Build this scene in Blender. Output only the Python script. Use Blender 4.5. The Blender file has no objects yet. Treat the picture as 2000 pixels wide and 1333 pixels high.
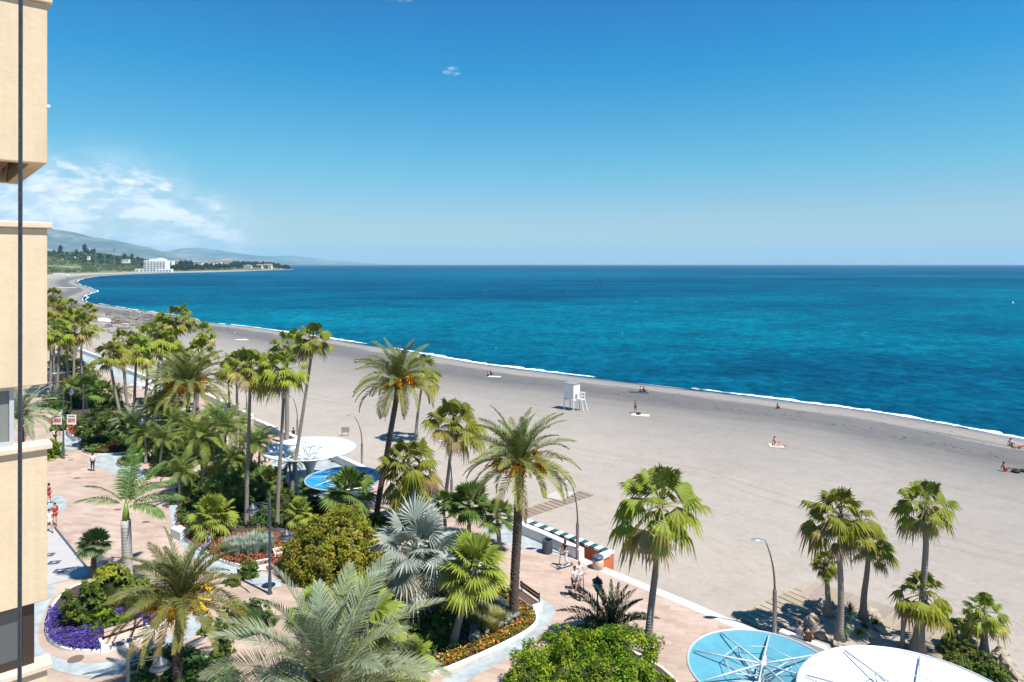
import bpy, math, random
from mathutils import Vector, Matrix, noise
random.seed(7)
PI = math.pi
R = math.radians
# ------------------------------------------------------------------ camera, light, sky
scene = bpy.context.scene
F = 1333.0            # focal length in photo pixels (2000 wide), horizon row
HZ = 516.5
CAMZ = 20.0
cd = bpy.data.cameras.new('camera'); cam = bpy.data.objects.new('camera', cd)
scene.collection.objects.link(cam); scene.camera = cam
cam.location = (0, 0, CAMZ); cam.rotation_euler = (R(90), 0, 0)
cd.lens = 24.0; cd.sensor_width = 36.0; cd.shift_y = -0.075
cd.clip_start = 0.1; cd.clip_end = 120000
scene.view_settings.view_transform = 'Standard'; scene.view_settings.look = 'None'
scene.view_settings.gamma = 1; scene.view_settings.exposure = 0.74
scene.cycles.max_bounces = 8; scene.cycles.diffuse_bounces = 3
scene.cycles.transparent_max_bounces = 16; scene.cycles.volume_bounces = 1
SE = R(62); SAZ = math.atan2(0.8, -0.6)
SDIR = Vector((math.sin(SAZ)*math.cos(SE), math.cos(SAZ)*math.cos(SE), math.sin(SE)))
sl = bpy.data.lights.new('sun', 'SUN'); sun = bpy.data.objects.new('sun', sl)
scene.collection.objects.link(sun)
sl.energy = 5.0; sl.angle = R(0.5); sl.color = (1.0, 0.955, 0.88)
sun.rotation_euler = SDIR.to_track_quat('Z', 'Y').to_euler()

class NT:
    """tiny node helper"""
    def __init__(s, tree): s.t = tree; s.n = tree.nodes; s.l = tree.links
    def new(s, ty, **kw):
        n = s.n.new(ty)
        for k, v in kw.items(): setattr(n, k, v)
        return n
    def put(s, sock, v):
        if isinstance(v, bpy.types.NodeSocket): s.l.new(v, sock)
        else:
            if isinstance(v, tuple) and len(v) == 3 and sock.type == 'RGBA': v = v + (1,)
            sock.default_value = v
    def math(s, op, a, b=0.0, c=0.0, clamp=False):
        n = s.new('ShaderNodeMath', operation=op, use_clamp=clamp)
        s.put(n.inputs[0], a); s.put(n.inputs[1], b); s.put(n.inputs[2], c)
        return n.outputs[0]
    def mix(s, f, a, b, mode='MIX'):
        n = s.new('ShaderNodeMix', data_type='RGBA', blend_type=mode)
        s.put(n.inputs[0], f); s.put(n.inputs[6], a); s.put(n.inputs[7], b)
        return n.outputs[2]
    def noise(s, vec, scale, detail=4.0, rough=0.55, dist=0.0, out=0):
        n = s.new('ShaderNodeTexNoise')
        if vec is not None: s.l.new(vec, n.inputs['Vector'])
        n.inputs['Scale'].default_value = scale; n.inputs['Detail'].default_value = detail
        n.inputs['Roughness'].default_value = rough; n.inputs['Distortion'].default_value = dist
        return n.outputs[out]
    def ramp(s, fac, stops, interp='LINEAR'):
        n = s.new('ShaderNodeValToRGB'); s.put(n.inputs[0], fac)
        r = n.color_ramp; r.interpolation = interp
        while len(r.elements) > 1: r.elements.remove(r.elements[-1])
        for i, (p, c) in enumerate(stops):
            e = r.elements[0] if i == 0 else r.elements.new(p)
            e.position = p
            if not isinstance(c, tuple): c = (c, c, c)
            e.color = c + (1,) if len(c) == 3 else c
        return n.outputs[0]
    def mapping(s, vec, loc=(0,0,0), rot=(0,0,0), scale=(1,1,1)):
        n = s.new('ShaderNodeMapping'); s.l.new(vec, n.inputs[0])
        n.inputs[1].default_value = loc; n.inputs[2].default_value = rot; n.inputs[3].default_value = scale
        return n.outputs[0]
    def sep(s, vec):
        n = s.new('ShaderNodeSeparateXYZ'); s.l.new(vec, n.inputs[0]); return n.outputs
    def comb(s, x, y, z):
        n = s.new('ShaderNodeCombineXYZ')
        s.put(n.inputs[0], x); s.put(n.inputs[1], y); s.put(n.inputs[2], z); return n.outputs[0]

W = bpy.data.worlds.new('World'); scene.world = W; W.use_nodes = True
w = NT(W.node_tree); w.n.clear()
sky = w.new('ShaderNodeTexSky', sky_type='NISHITA'); sky.sun_disc = False
sky.sun_elevation = SE; sky.sun_rotation = SAZ
sky.air_density = 1.0; sky.dust_density = 0.6; sky.ozone_density = 2.5; sky.altitude = 20
tc = w.new('ShaderNodeTexCoord')
sx, sy, sz = w.sep(tc.outputs['Generated'])
elev = w.math('ARCSINE', sz)                       # radians above the horizon
azim = w.math('ARCTAN2', sx, sy)                   # 0 = out to sea, negative = along the coast
# clear dry air: deeper azure with height
tone = w.ramp(w.math('MULTIPLY', elev, 2.2, clamp=True),
              [(0.0, (1.12, 1.02, 0.78)), (0.10, (0.78, 0.86, 0.85)), (0.20, (0.56, 0.81, 0.90)), (0.30, (0.34, 0.86, 0.93)), (0.60, (0.0, 0.74, 1.04)), (0.85, (0.0, 0.58, 1.04)), (1.0, (0.0, 0.53, 1.0))])
skyc = w.mix(1.0, sky.outputs[0], tone, 'MULTIPLY')
# clouds: low bank of flat cumulus over the coast hills and two wisps higher up
cv = w.comb(azim, w.math('MULTIPLY', elev, 2.3), 0.0)
n1 = w.noise(cv, 21.0, 10.0, 0.54, 0.0)
n2 = w.noise(w.mapping(cv, (3.1, 7.7, 0)), 6.0, 3.0, 0.5)
def band(x, a, b, c, d):
    n = w.new('ShaderNodeMapRange', interpolation_type='SMOOTHSTEP'); w.put(n.inputs[0], x)
    n.inputs[1].default_value = a; n.inputs[2].default_value = b; n.inputs[3].default_value = 0; n.inputs[4].default_value = 1
    m = w.new('ShaderNodeMapRange', interpolation_type='SMOOTHSTEP'); w.put(m.inputs[0], x)
    m.inputs[1].default_value = c; m.inputs[2].default_value = d; m.inputs[3].default_value = 1; m.inputs[4].default_value = 0
    return w.math('MULTIPLY', n.outputs[0], m.outputs[0])
ftop = w.ramp(w.math('MULTIPLY', w.math('ADD', azim, 1.0), 1.0, clamp=True), [(0.20, .50), (0.36, .68), (0.45, .76), (0.52, .70), (0.58, .54), (0.64, .38), (0.685, .22), (0.74, .05)])
under = w.math('SUBTRACT', w.math('MULTIPLY', ftop, 0.2), w.math('ADD', elev, w.math('MULTIPLY', w.math('SUBTRACT', n2, 0.5), 0.09)))   # bank slopes down towards the sea
m1 = w.math('MULTIPLY', band(under, -0.02, 0.05, 0.30, 0.40), band(azim, -1.6, -1.2, -0.42, -0.27))
dens = w.math('ADD', w.math('MULTIPLY', n1, 0.75), w.math('MULTIPLY', n2, 0.35))
cl = w.math('MULTIPLY', w.ramp(w.math('SUBTRACT', w.math('ADD', dens, w.math('MULTIPLY', m1, 0.26)), 0.46), [(0.235, 0.0), (0.33, 1.0)]), m1)
def wisp(a0, e0, ra, re, k):
    da = w.math('DIVIDE', w.math('SUBTRACT', azim, a0), ra); de = w.math('DIVIDE', w.math('SUBTRACT', elev, e0), re)
    d = w.math('ADD', w.math('MULTIPLY', da, da), w.math('MULTIPLY', de, de))
    nn = w.noise(cv, 75.0, 6.0, 0.65)
    return w.math('MULTIPLY', w.math('MULTIPLY', w.math('SUBTRACT', 1.0, d, clamp=True), w.ramp(nn, [(0.42, 0.0), (0.7, 1.0)])), k)
ws = w.math('ADD', wisp(-0.088, 0.2745, 0.015, 0.007, 1.0), wisp(-0.165, 0.376, 0.045, 0.014, 1.1))
veil = w.math('MULTIPLY', w.math('MULTIPLY', m1, w.ramp(n2, [(0.3, 0.4), (0.7, 1.0)])), 0.55)
cl = w.math('MAXIMUM', w.math('MAXIMUM', cl, ws), veil)
cshade = w.ramp(w.noise(w.mapping(cv, (0, 0.012, 0)), 22.0, 8.0, 0.6), [(0.42, (4.9, 6.0, 7.4)), (0.56, (8.6, 8.8, 9.1))])
skyc = w.mix(w.math('MULTIPLY', cl, 0.93), skyc, cshade)
bg = w.new('ShaderNodeBackground'); w.l.new(skyc, bg.inputs[0]); bg.inputs[1].default_value = 0.082
wo = w.new('ShaderNodeOutputWorld'); w.l.new(bg.outputs[0], wo.inputs[0])

# ------------------------------------------------------------------ helpers
C = scene.collection
def G(u, v, z=0.0):
    """ground point under a photo pixel, for a surface at height z"""
    y = F*(CAMZ - z)/(v - HZ)
    return Vector(((u - 1000.0)/F*y, y, z))
def at(u, v, y):
    return Vector(((u - 1000.0)/F*y, y, CAMZ - (v - HZ)/F*y))
def tag(o, label=None, cat=None, group=None, kind=None):
    if label: o['label'] = label
    if cat: o['category'] = cat
    if group: o['group'] = group
    if kind: o['kind'] = kind
    return o
def empty(name, loc, label, cat, group=None, rz=0.0):
    o = bpy.data.objects.new(name, None); C.objects.link(o)
    o.location = loc; o.rotation_euler = (0, 0, rz); o.empty_display_size = 0.3
    return tag(o, label, cat, group)
def link(name, me, parent=None, loc=(0,0,0)):
    o = bpy.data.objects.new(name, me); C.objects.link(o); o.location = loc
    if parent: o.parent = parent
    return o
class MB:
    def __init__(s): s.v = []; s.f = []; s.c = []; s.m = []; s.uv = None
    def vert(s, p, c=(1,1,1)): s.v.append((p[0], p[1], p[2])); s.c.append(c); return len(s.v)-1
    def face(s, idx, m=0): s.f.append(idx); s.m.append(m)
    def poly(s, pts, c=(1,1,1), m=0): s.face([s.vert(p, c) for p in pts], m)
    def box(s, x0, y0, z0, x1, y1, z1, m=0, M=None, c=(1,1,1)):
        P = [Vector(p) for p in ((x0,y0,z0),(x1,y0,z0),(x1,y1,z0),(x0,y1,z0),(x0,y0,z1),(x1,y0,z1),(x1,y1,z1),(x0,y1,z1))]
        if M is not None: P = [M @ p for p in P]
        b = len(s.v)
        for p in P: s.vert(p, c)
        for q in ((0,3,2,1),(4,5,6,7),(0,1,5,4),(1,2,6,5),(2,3,7,6),(3,0,4,7)): s.face([b+i for i in q], m)
    def tube(s, pts, rad, n=8, m=0, c=(1,1,1), cap=True):
        pts = [Vector(p) for p in pts]
        if not isinstance(rad, (list, tuple)): rad = [rad]*len(pts)
        base = len(s.v); up = None
        for i, p in enumerate(pts):
            t = (pts[min(i+1, len(pts)-1)] - pts[max(i-1, 0)])
            if t.length < 1e-9: t = Vector((0,0,1))
            t.normalize()
            if up is None: up = Vector((1,0,0)) if abs(t.x) < 0.9 else Vector((0,1,0))
            a = t.cross(up); a.normalize(); b = t.cross(a); up = a.cross(t); up = -b if False else up
            for k in range(n):
                th = 2*PI*k/n
                s.vert(p + a*(math.cos(th)*rad[i]) + b*(math.sin(th)*rad[i]), c)
        for i in range(len(pts)-1):
            for k in range(n):
                k2 = (k+1) % n
                s.face([base+i*n+k, base+(i+1)*n+k, base+(i+1)*n+k2, base+i*n+k2], m)
        if cap:
            s.face([base+k for k in range(n)], m)
            s.face([base+(len(pts)-1)*n+k for k in range(n-1, -1, -1)], m)
    def lathe(s, prof, n=24, m=0, o=(0,0,0), c=(1,1,1), closed=False):
        base = len(s.v)
        for (r, z) in prof:
            for k in range(n):
                th = 2*PI*k/n; s.vert((o[0]+r*math.cos(th), o[1]+r*math.sin(th), o[2]+z), c)
        for i in range(len(prof)-1):
            for k in range(n):
                k2 = (k+1) % n
                s.face([base+i*n+k, base+i*n+k2, base+(i+1)*n+k2, base+(i+1)*n+k], m)
        if closed:
            s.face([base+k for k in range(n-1,-1,-1)], m); s.face([base+(len(prof)-1)*n+k for k in range(n)], m)
    def mesh(s, name, mats, smooth=False, col=False):
        me = bpy.data.meshes.new(name); me.from_pydata(s.v, [], s.f)
        if not isinstance(mats, (list, tuple)): mats = [mats]
        for m in mats: me.materials.append(m)
        if len(mats) > 1: me.polygons.foreach_set('material_index', s.m)
        if smooth: me.polygons.foreach_set('use_smooth', [True]*len(s.f))
        if col:
            at_ = me.color_attributes.new('col', 'FLOAT_COLOR', 'POINT')
            flat = []
            for c in s.c: flat.extend((c[0], c[1], c[2], 1.0))
            at_.data.foreach_set('color', flat)
        if s.uv:
            ul = me.uv_layers.new(name='UVMap'); fl = []
            for f in s.f:
                for i in f: fl.extend(s.uv[i])
            ul.data.foreach_set('uv', fl)
        me.update(); return me
    def build(s, name, mats, parent=None, smooth=False, col=False, loc=(0,0,0)):
        return link(name, s.mesh(name, mats, smooth, col), parent, loc)
def copy_tree(o, parent=None):
    c = o.copy(); C.objects.link(c); c.parent = parent
    for ch in KIDS.get(o.name, []): copy_tree(ch, c)
    return c
KIDS = {}
def jit(c, a=0.12):
    k = 1 + random.uniform(-a, a); return (c[0]*k*(1+random.uniform(-a,a)*.6), c[1]*k, c[2]*k*(1+random.uniform(-a,a)*.6))
def lerp(a, b, t): return tuple(a[i]*(1-t)+b[i]*t for i in range(3))

# ------------------------------------------------------------------ materials
def mat(name, col, rough=0.6, metal=0.0, nscale=0, namt=0.0, bump=0.0, bscale=40, spec=0.5, trans=0.0):
    m = bpy.data.materials.new(name); m.use_nodes = True; t = NT(m.node_tree)
    b = t.n['Principled BSDF']; b.inputs['Roughness'].default_value = rough
    b.inputs['Metallic'].default_value = metal; b.inputs['Specular IOR Level'].default_value = spec
    g = t.new('ShaderNodeNewGeometry').outputs['Position']
    c = tuple(col)
    if nscale:
        n = t.noise(g, nscale, 5, 0.6)
        f = t.ramp(n, [(0.3, 1-namt), (0.7, 1+namt*.6)])
        t.l.new(t.mix(1.0, c, f, 'MULTIPLY'), b.inputs['Base Color'])
    else: t.put(b.inputs['Base Color'], c)
    if bump:
        bn = t.new('ShaderNodeBump'); bn.inputs['Strength'].default_value = bump; bn.inputs['Distance'].default_value = 0.03
        t.l.new(t.noise(g, bscale, 4, 0.6), bn.inputs['Height']); t.l.new(bn.outputs[0], b.inputs['Normal'])
    return m
def leaf_mat(name, trans=0.13, rough=0.5, spec=0.14, gain=1.0):
    m = bpy.data.materials.new(name); m.use_nodes = True; t = NT(m.node_tree)
    b = t.n['Principled BSDF']; out = t.n['Material Output']
    a = t.new('ShaderNodeAttribute', attribute_name='col')
    oi = t.new('ShaderNodeObjectInfo')
    hsv = t.new('ShaderNodeHueSaturation'); t.l.new(a.outputs[0], hsv.inputs['Color'])
    t.put(hsv.inputs['Hue'], t.math('ADD', 0.487, t.math('MULTIPLY', oi.outputs['Random'], 0.028)))
    t.put(hsv.inputs['Value'], t.math('MULTIPLY', gain, t.math('ADD', 0.74, t.math('MULTIPLY', oi.outputs['Random'], 0.34))))
    c = hsv.outputs[0]
    t.l.new(c, b.inputs['Base Color']); b.inputs['Roughness'].default_value = rough; b.inputs['Specular IOR Level'].default_value = spec
    tr = t.new('ShaderNodeBsdfTranslucent'); t.l.new(t.mix(1.0, c, (1.5, 1.6, 0.55), 'MULTIPLY'), tr.inputs[0])
    ms = t.new('ShaderNodeMixShader'); ms.inputs[0].default_value = trans
    t.l.new(b.outputs[0], ms.inputs[1]); t.l.new(tr.outputs[0], ms.inputs[2]); t.l.new(ms.outputs[0], out.inputs[0])
    return m
M_leaf = leaf_mat('leaf'); M_dull = leaf_mat('dry_leaf', 0.1, 0.8, 0.2)
M_petal = leaf_mat('petal', 0.2, 0.6, 0.2)
M_stucco = mat('cream_stucco', (0.60, 0.475, 0.32), 0.9, bump=0.18, bscale=11)
tt = NT(M_stucco.node_tree); gg = tt.new('ShaderNodeNewGeometry').outputs['Position']
s1 = tt.noise(tt.mapping(gg, scale=(5, 5, .35)), 1.0, 5, .65); s2 = tt.noise(gg, 1.6, 6, .7)
tt.l.new(tt.mix(1.0, tt.mix(1.0, (0.615, 0.49, 0.33), tt.ramp(s1, [(.3, (.93,.92,.90)), (.55, (1.02,1.02,1.02))]), 'MULTIPLY'), tt.ramp(s2, [(.3, .92), (.7, 1.05)]), 'MULTIPLY'), tt.n['Principled BSDF'].inputs['Base Color'])
M_cap = mat('cream_coping', (0.62, 0.52, 0.38), 0.85, nscale=3, namt=0.08, bump=0.2)
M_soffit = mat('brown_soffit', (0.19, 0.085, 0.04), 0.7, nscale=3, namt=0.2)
M_white = mat('white_paint', (0.78, 0.78, 0.76), 0.5, nscale=2.5, namt=0.06)
M_whitewall = mat('whitewashed_plaster', (0.74, 0.73, 0.70), 0.85, nscale=0.9, namt=0.14, bump=0.25)
M_frame = mat('dark_brown_frame', (0.035, 0.022, 0.016), 0.4)
M_greyframe = mat('pale_grey_frame', (0.42, 0.45, 0.48), 0.4)
M_glass = mat('grey_glass', (0.07, 0.085, 0.09), 0.06, spec=0.8)
M_blind = mat('grey_green_glass', (0.20, 0.21, 0.19), 0.12, spec=0.6, nscale=.8, namt=.2)
M_steel = mat('steel', (0.36, 0.38, 0.40), 0.35, 0.8)
M_pole = mat('bluegrey_lamp_paint', (0.045, 0.06, 0.08), 0.45, 0.0)
M_polebrown = mat('weathered_lamp_steel', (0.15, 0.13, 0.115), 0.55, 0.4)
M_lantern = mat('frosted_lamp_glass', (0.62, 0.65, 0.62), 0.25)
M_cable = mat('dark_cable', (0.05, 0.062, 0.08), 0.5, 0.2, nscale=38, namt=.5)
M_black = mat('black_plastic', (0.02, 0.02, 0.022), 0.5)
M_wood = mat('weathered_wood', (0.40, 0.28, 0.19), 0.8, nscale=6, namt=0.25)
M_darkwood = mat('brown_slats', (0.13, 0.075, 0.05), 0.6, nscale=8, namt=0.2)
M_pinkwood = mat('pink_stone_seat', (0.60, 0.43, 0.34), 0.75, nscale=6, namt=0.12)
M_orange = mat('orange_render', (0.52, 0.13, 0.045), 0.85, nscale=2, namt=0.15)
M_teal = mat('dark_green_tile', (0.03, 0.085, 0.075), 0.3)
M_stone = mat('pale_rock', (0.36, 0.29, 0.22), 0.9, nscale=1.7, namt=0.3, bump=0.8, bscale=6)
M_soil = mat('soil', (0.055, 0.04, 0.028), 0.95, nscale=3, namt=0.4, bump=0.5, bscale=20)
M_iron = mat('cast_iron', (0.16, 0.11, 0.09), 0.6, nscale=30, namt=0.3)
M_marble = mat('pale_marble', (0.42, 0.40, 0.385), 0.5, nscale=1.2, namt=0.08)
M_slate = mat('slate_plaque', (0.07, 0.09, 0.12), 0.4)
M_skin = mat('skin', (0.50, 0.27, 0.18), 0.6)
M_tan = mat('tanned_skin', (0.28, 0.12, 0.07), 0.6)
M_fruit = leaf_mat('date_clusters', 0.15, 0.5, 0.3)
M_bark_fan = mat('fan_palm_bark', (0.20, 0.165, 0.135), 0.9, nscale=5, namt=0.3, bump=0.8, bscale=12)
def bark_rings(name, c1, c2, scale):
    m = mat(name, c1, 0.9); t = NT(m.node_tree); b = t.n['Principled BSDF']
    g = t.new('ShaderNodeNewGeometry').outputs['Position']
    wv = t.new('ShaderNodeTexWave', bands_direction='Z'); t.l.new(g, wv.inputs[0])
    wv.inputs['Scale'].default_value = scale; wv.inputs['Distortion'].default_value = 7.0; wv.inputs['Detail'].default_value = 3
    n = t.noise(g, 1.1, 4)
    f = t.math('MULTIPLY', t.math('ADD', t.math('MULTIPLY', wv.outputs[1], 0.5), n), 0.7)
    t.l.new(t.mix(f, c1, c2), b.inputs['Base Color'])
    bn = t.new('ShaderNodeBump'); bn.inputs['Strength'].default_value = 0.35; bn.inputs['Distance'].default_value = 0.03
    t.l.new(wv.outputs[1], bn.inputs['Height']); t.l.new(bn.outputs[0], b.inputs['Normal'])
    return m
M_bark_fan = bark_rings('fan_palm_bark', (0.14, 0.12, 0.10), (0.30, 0.26, 0.23), 2.2)
M_bark_date = bark_rings('date_palm_bark', (0.035, 0.025, 0.02), (0.15, 0.11, 0.085), 3.5)
M_bark_royal = bark_rings('royal_palm_bark', (0.30, 0.27, 0.25), (0.50, 0.46, 0.43), 1.6)
M_shaft = mat('green_crownshaft', (0.13, 0.20, 0.03), 0.4, nscale=3, namt=0.15)
M_branch = mat('branch_bark', (0.13, 0.10, 0.08), 0.9, nscale=4, namt=0.3)
def vmat(name, c, rough=0.7, spec=0.3): return mat(name, c, rough, spec=spec)
CLOTH = {k: vmat('cloth_'+k, c) for k, c in dict(white=(.72,.71,.70), black=(.02,.02,.023), red=(.42,.03,.035), blue=(.05,.12,.38),
    navy=(.03,.04,.09), pink=(.62,.25,.27), grey=(.25,.26,.27), yellow=(.62,.58,.28), brown=(.11,.06,.04), denim=(.10,.15,.24)).items()}
HAIR = {k: vmat('hair_'+k, c) for k, c in dict(dark=(.02,.014,.01), brown=(.07,.035,.018), blond=(.38,.28,.16), grey=(.33,.32,.31)).items()}
# ------------------------------------------------------------------ shoreline and promenade edge (world metres)
ZS = -1.5                                             # sea level
SHO = [(250,-80), (160,-5), (100,50)] + [tuple(G(u, v, ZS).xy) for u, v in
    ((2000,858),(1850,830),(1700,805),(1550,786),(1400,768),(1250,750),(1100,733),(1000,720),(900,705),(800,688),(700,672),(600,656),(500,641),(400,629),(330,615),
     (270,606),(215,598),(168,590),(163,581),(176,573.5),(186,568),(170,561),(153,555),(151,549),(172,543),(205,538.5),(300,534.3),(450,531),(520,528.6),(572,526.6))] + [(-1250,3300), (-2200,3700)]
WAL = [(85,-35), (40,10.5)] + [tuple(G(u, v).xy) for u, v in
    ((1460,1222),(1330,1167),(1200,1115),(1010,1034),(860,975),(700,915),(610,873),(520,830),(445,794),(400,773),(290,739),(193,700),(140,680),(113,669))] + \
    [(-165,226), (-230,290), (-330,400), (-440,540), (-560,720), (-720,960), (-900,1300), (-985,1600), (-985,1900), (-950,2150), (-915,2420), (-905,2640), (-938,2850), (-1290,3230), (-2300,3600)]
def resample(pts, step_fn):
    """Catmull-Rom through pts, sampled with a step that grows with distance"""
    P = [Vector((p[0], p[1])) for p in pts]; out = []
    for i in range(len(P)-1):
        p0 = P[max(i-1,0)]; p1 = P[i]; p2 = P[i+1]; p3 = P[min(i+2, len(P)-1)]
        L = (p2-p1).length; n = max(1, int(L/step_fn((p1+p2)/2)))
        for k in range(n):
            t = k/n
            # centripetal-ish: scale tangents to the segment length
            m1 = (p2-p0); m2 = (p3-p1)
            if m1.length > 0: m1 = m1.normalized()*L
            if m2.length > 0: m2 = m2.normalized()*L
            out.append(p1*(2*t**3-3*t*t+1) + m1*(t**3-2*t*t+t) + p2*(-2*t**3+3*t*t) + m2*(t**3-t*t))
    out.append(P[-1]); return out
S = resample(SHO, lambda c: max(0.8, c.length*0.006))
WL = resample(WAL, lambda c: max(1.0, c.length*0.012))
def pair(s, n_s, n_w): return None
# beach: ruled between the promenade edge and the water line
beach = MB(); beach.uv = []
rows = [(-0.02,-0.7),(0.0,-0.6),(0.25,-0.68),(0.5,-0.74),(0.68,-0.78),(0.80,-0.86),(0.88,-1.0),(0.94,-1.25),(1.0,-1.5),(1.08,-2.1),(1.2,-3.0)]
wi = 0; arc = 0.0; ncol = 0
anch_s = [0.0]; 
for i in range(1, len(S)): anch_s.append(anch_s[-1] + (S[i]-S[i-1]).length)
def wal_near(p, lo):
    best = lo; bd = 1e18
    for k in range(lo, min(len(WL), lo+60)):
        d = (WL[k]-p).length
        if d < bd: bd = d; best = k
    return best
lo = 0; mates = []
for p in S:
    lo = wal_near(p, max(0, lo-1)); mates.append(WL[lo])
# smooth the mates
for _ in range(6):
    mates = [mates[0]] + [(mates[i-1]+mates[i]*2+mates[i+1])/4 for i in range(1, len(mates)-1)] + [mates[-1]]
for i, p in enumerate(S):
    q = mates[i]; d = (p-q); L = d.length
    for (t, z) in rows:
        x = q + d*t; wob = 0.0
        if 0.1 < t < 0.95: wob = 0.10*noise.noise(Vector((x.x*0.05, x.y*0.05, 0)))
        beach.vert((x.x, x.y, z+wob)); beach.uv.append((anch_s[i]*0.01, (1-t)*L*0.01))
nr = len(rows)
for i in range(len(S)-1):
    for k in range(nr-1): beach.face([i*nr+k, (i+1)*nr+k, (i+1)*nr+k+1, i*nr+k+1])
def mat_beach():
    m = mat('sand', (0.4,0.36,0.32), 0.95); t = NT(m.node_tree); b = t.n['Principled BSDF']
    uv = t.new('ShaderNodeUVMap').outputs[0]; g = t.new('ShaderNodeNewGeometry').outputs['Position']
    us, vs, _ = t.sep(uv)
    dist = t.math('MULTIPLY', vs, 100.0)                # metres from the water
    big = t.noise(g, 0.035, 3, 0.5); fine = t.noise(g, 2.6, 5, 0.75)
    lng = t.noise(t.mapping(uv, scale=(7, 45, 1)), 1.0, 5, 0.6)      # streaks along the shore
    dw = t.math('ADD', dist, t.math('MULTIPLY', t.math('SUBTRACT', lng, 0.5), 9.0))
    base = t.ramp(t.math('DIVIDE', dw, 60.0, clamp=True), [(0.0, (0.13,0.125,0.12)), (0.03, (0.20,0.19,0.18)), (0.05, (0.25,0.222,0.195)), (0.11, (0.255,0.228,0.20)),
        (0.15, (0.125,0.12,0.115)), (0.27, (0.122,0.117,0.112)), (0.36, (0.19,0.175,0.158)), (0.52, (0.265,0.236,0.207)), (0.78, (0.315,0.276,0.238)), (1.0, (0.345,0.298,0.252))])
    c = t.mix(1.0, base, t.ramp(big, [(0.3, 0.90), (0.7, 1.06)]), 'MULTIPLY')
    c = t.mix(1.0, c, t.ramp(fine, [(0.25, 0.90), (0.5, 1.0), (0.8, 1.06)]), 'MULTIPLY')
    md = t.noise(g, 0.45, 4, 0.7)
    c = t.mix(1.0, c, t.ramp(md, [(0.32, 0.93), (0.5, 1.0), (0.7, 1.05)]), 'MULTIPLY')
    sp = t.noise(g, 5.5, 2, 0.5)
    c = t.mix(1.0, c, t.ramp(sp, [(0.24, 0.72), (0.32, 1.0)]), 'MULTIPLY')
    fpn = t.noise(g, 1.25, 4, 0.8)
    c = t.mix(1.0, c, t.ramp(fpn, [(0.36, 0.90), (0.45, 1.0), (0.62, 1.0), (0.7, 1.04)]), 'MULTIPLY')
    tr = t.math('MINIMUM', t.math('ABSOLUTE', t.math('SUBTRACT', dist, t.math('ADD', 41.0, t.math('MULTIPLY', big, 9.0)))), t.math('ABSOLUTE', t.math('SUBTRACT', dist, t.math('ADD', 43.0, t.math('MULTIPLY', big, 9.0)))))
    c = t.mix(t.math('MULTIPLY', t.math('SUBTRACT', 1.0, t.math('MULTIPLY', tr, 3.2), clamp=True), 0.22), c, (.14,.12,.10))
    # raked machine tracks, faint
    ln = t.noise(t.mapping(uv, scale=(3, 160, 1)), 1.0, 2, 0.5)
    c = t.mix(1.0, c, t.ramp(ln, [(0.35, 0.97), (0.65, 1.02)]), 'MULTIPLY')
    # dark weed line about 12-18 m up the beach and scattered weed near the water
    wn = t.noise(t.mapping(uv, scale=(60, 260, 1)), 1.0, 6, 0.7)
    l1 = t.math('SUBTRACT', 1.0, t.math('MULTIPLY', t.math('ABSOLUTE', t.math('SUBTRACT', dw, 14.5)), 0.28), clamp=True)
    l2 = t.math('MULTIPLY', t.ramp(t.math('DIVIDE', dist, 30.0, clamp=True), [(0.05, 0.0), (0.15, 0.6), (0.55, 0.75), (0.75, 0.0)]), 0.5)
    l3 = t.math('MULTIPLY', t.math('SUBTRACT', 1.0, t.math('MULTIPLY', t.math('ABSOLUTE', t.math('SUBTRACT', dw, 30.0)), 1.1), clamp=True), 0.45)
    wd = t.math('MULTIPLY', t.ramp(wn, [(0.50, 0.0), (0.62, 1.0)]), t.math('MAXIMUM', t.math('MAXIMUM', l1, l2), l3))
    c = t.mix(t.math('MULTIPLY', wd, 0.8), c, (0.05, 0.042, 0.035))
    # footprints: small dimples up the dry sand
    vo = t.new('ShaderNodeTexVoronoi'); t.l.new(g, vo.inputs['Vector']); vo.inputs['Scale'].default_value = 1.6
    c = t.mix(1.0, c, t.ramp(vo.outputs[0], [(0.03, 0.93), (0.20, 1.0)]), 'MULTIPLY')
    t.l.new(c, b.inputs['Base Color'])
    bn = t.new('ShaderNodeBump'); bn.inputs['Strength'].default_value = 0.3; bn.inputs['Distance'].default_value = 0.06
    t.l.new(t.math('ADD', fine, vo.outputs[0]), bn.inputs['Height']); t.l.new(bn.outputs[0], b.inputs['Normal'])
    rg = t.ramp(t.math('DIVIDE', dist, 5.0, clamp=True), [(0.0, 0.25), (0.6, 0.95)]); t.l.new(rg, b.inputs['Roughness'])
    return m
tag(beach.build('beach', mat_beach(), smooth=True), 'wide grey beige sand beach between promenade and sea', kind='structure')

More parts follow.
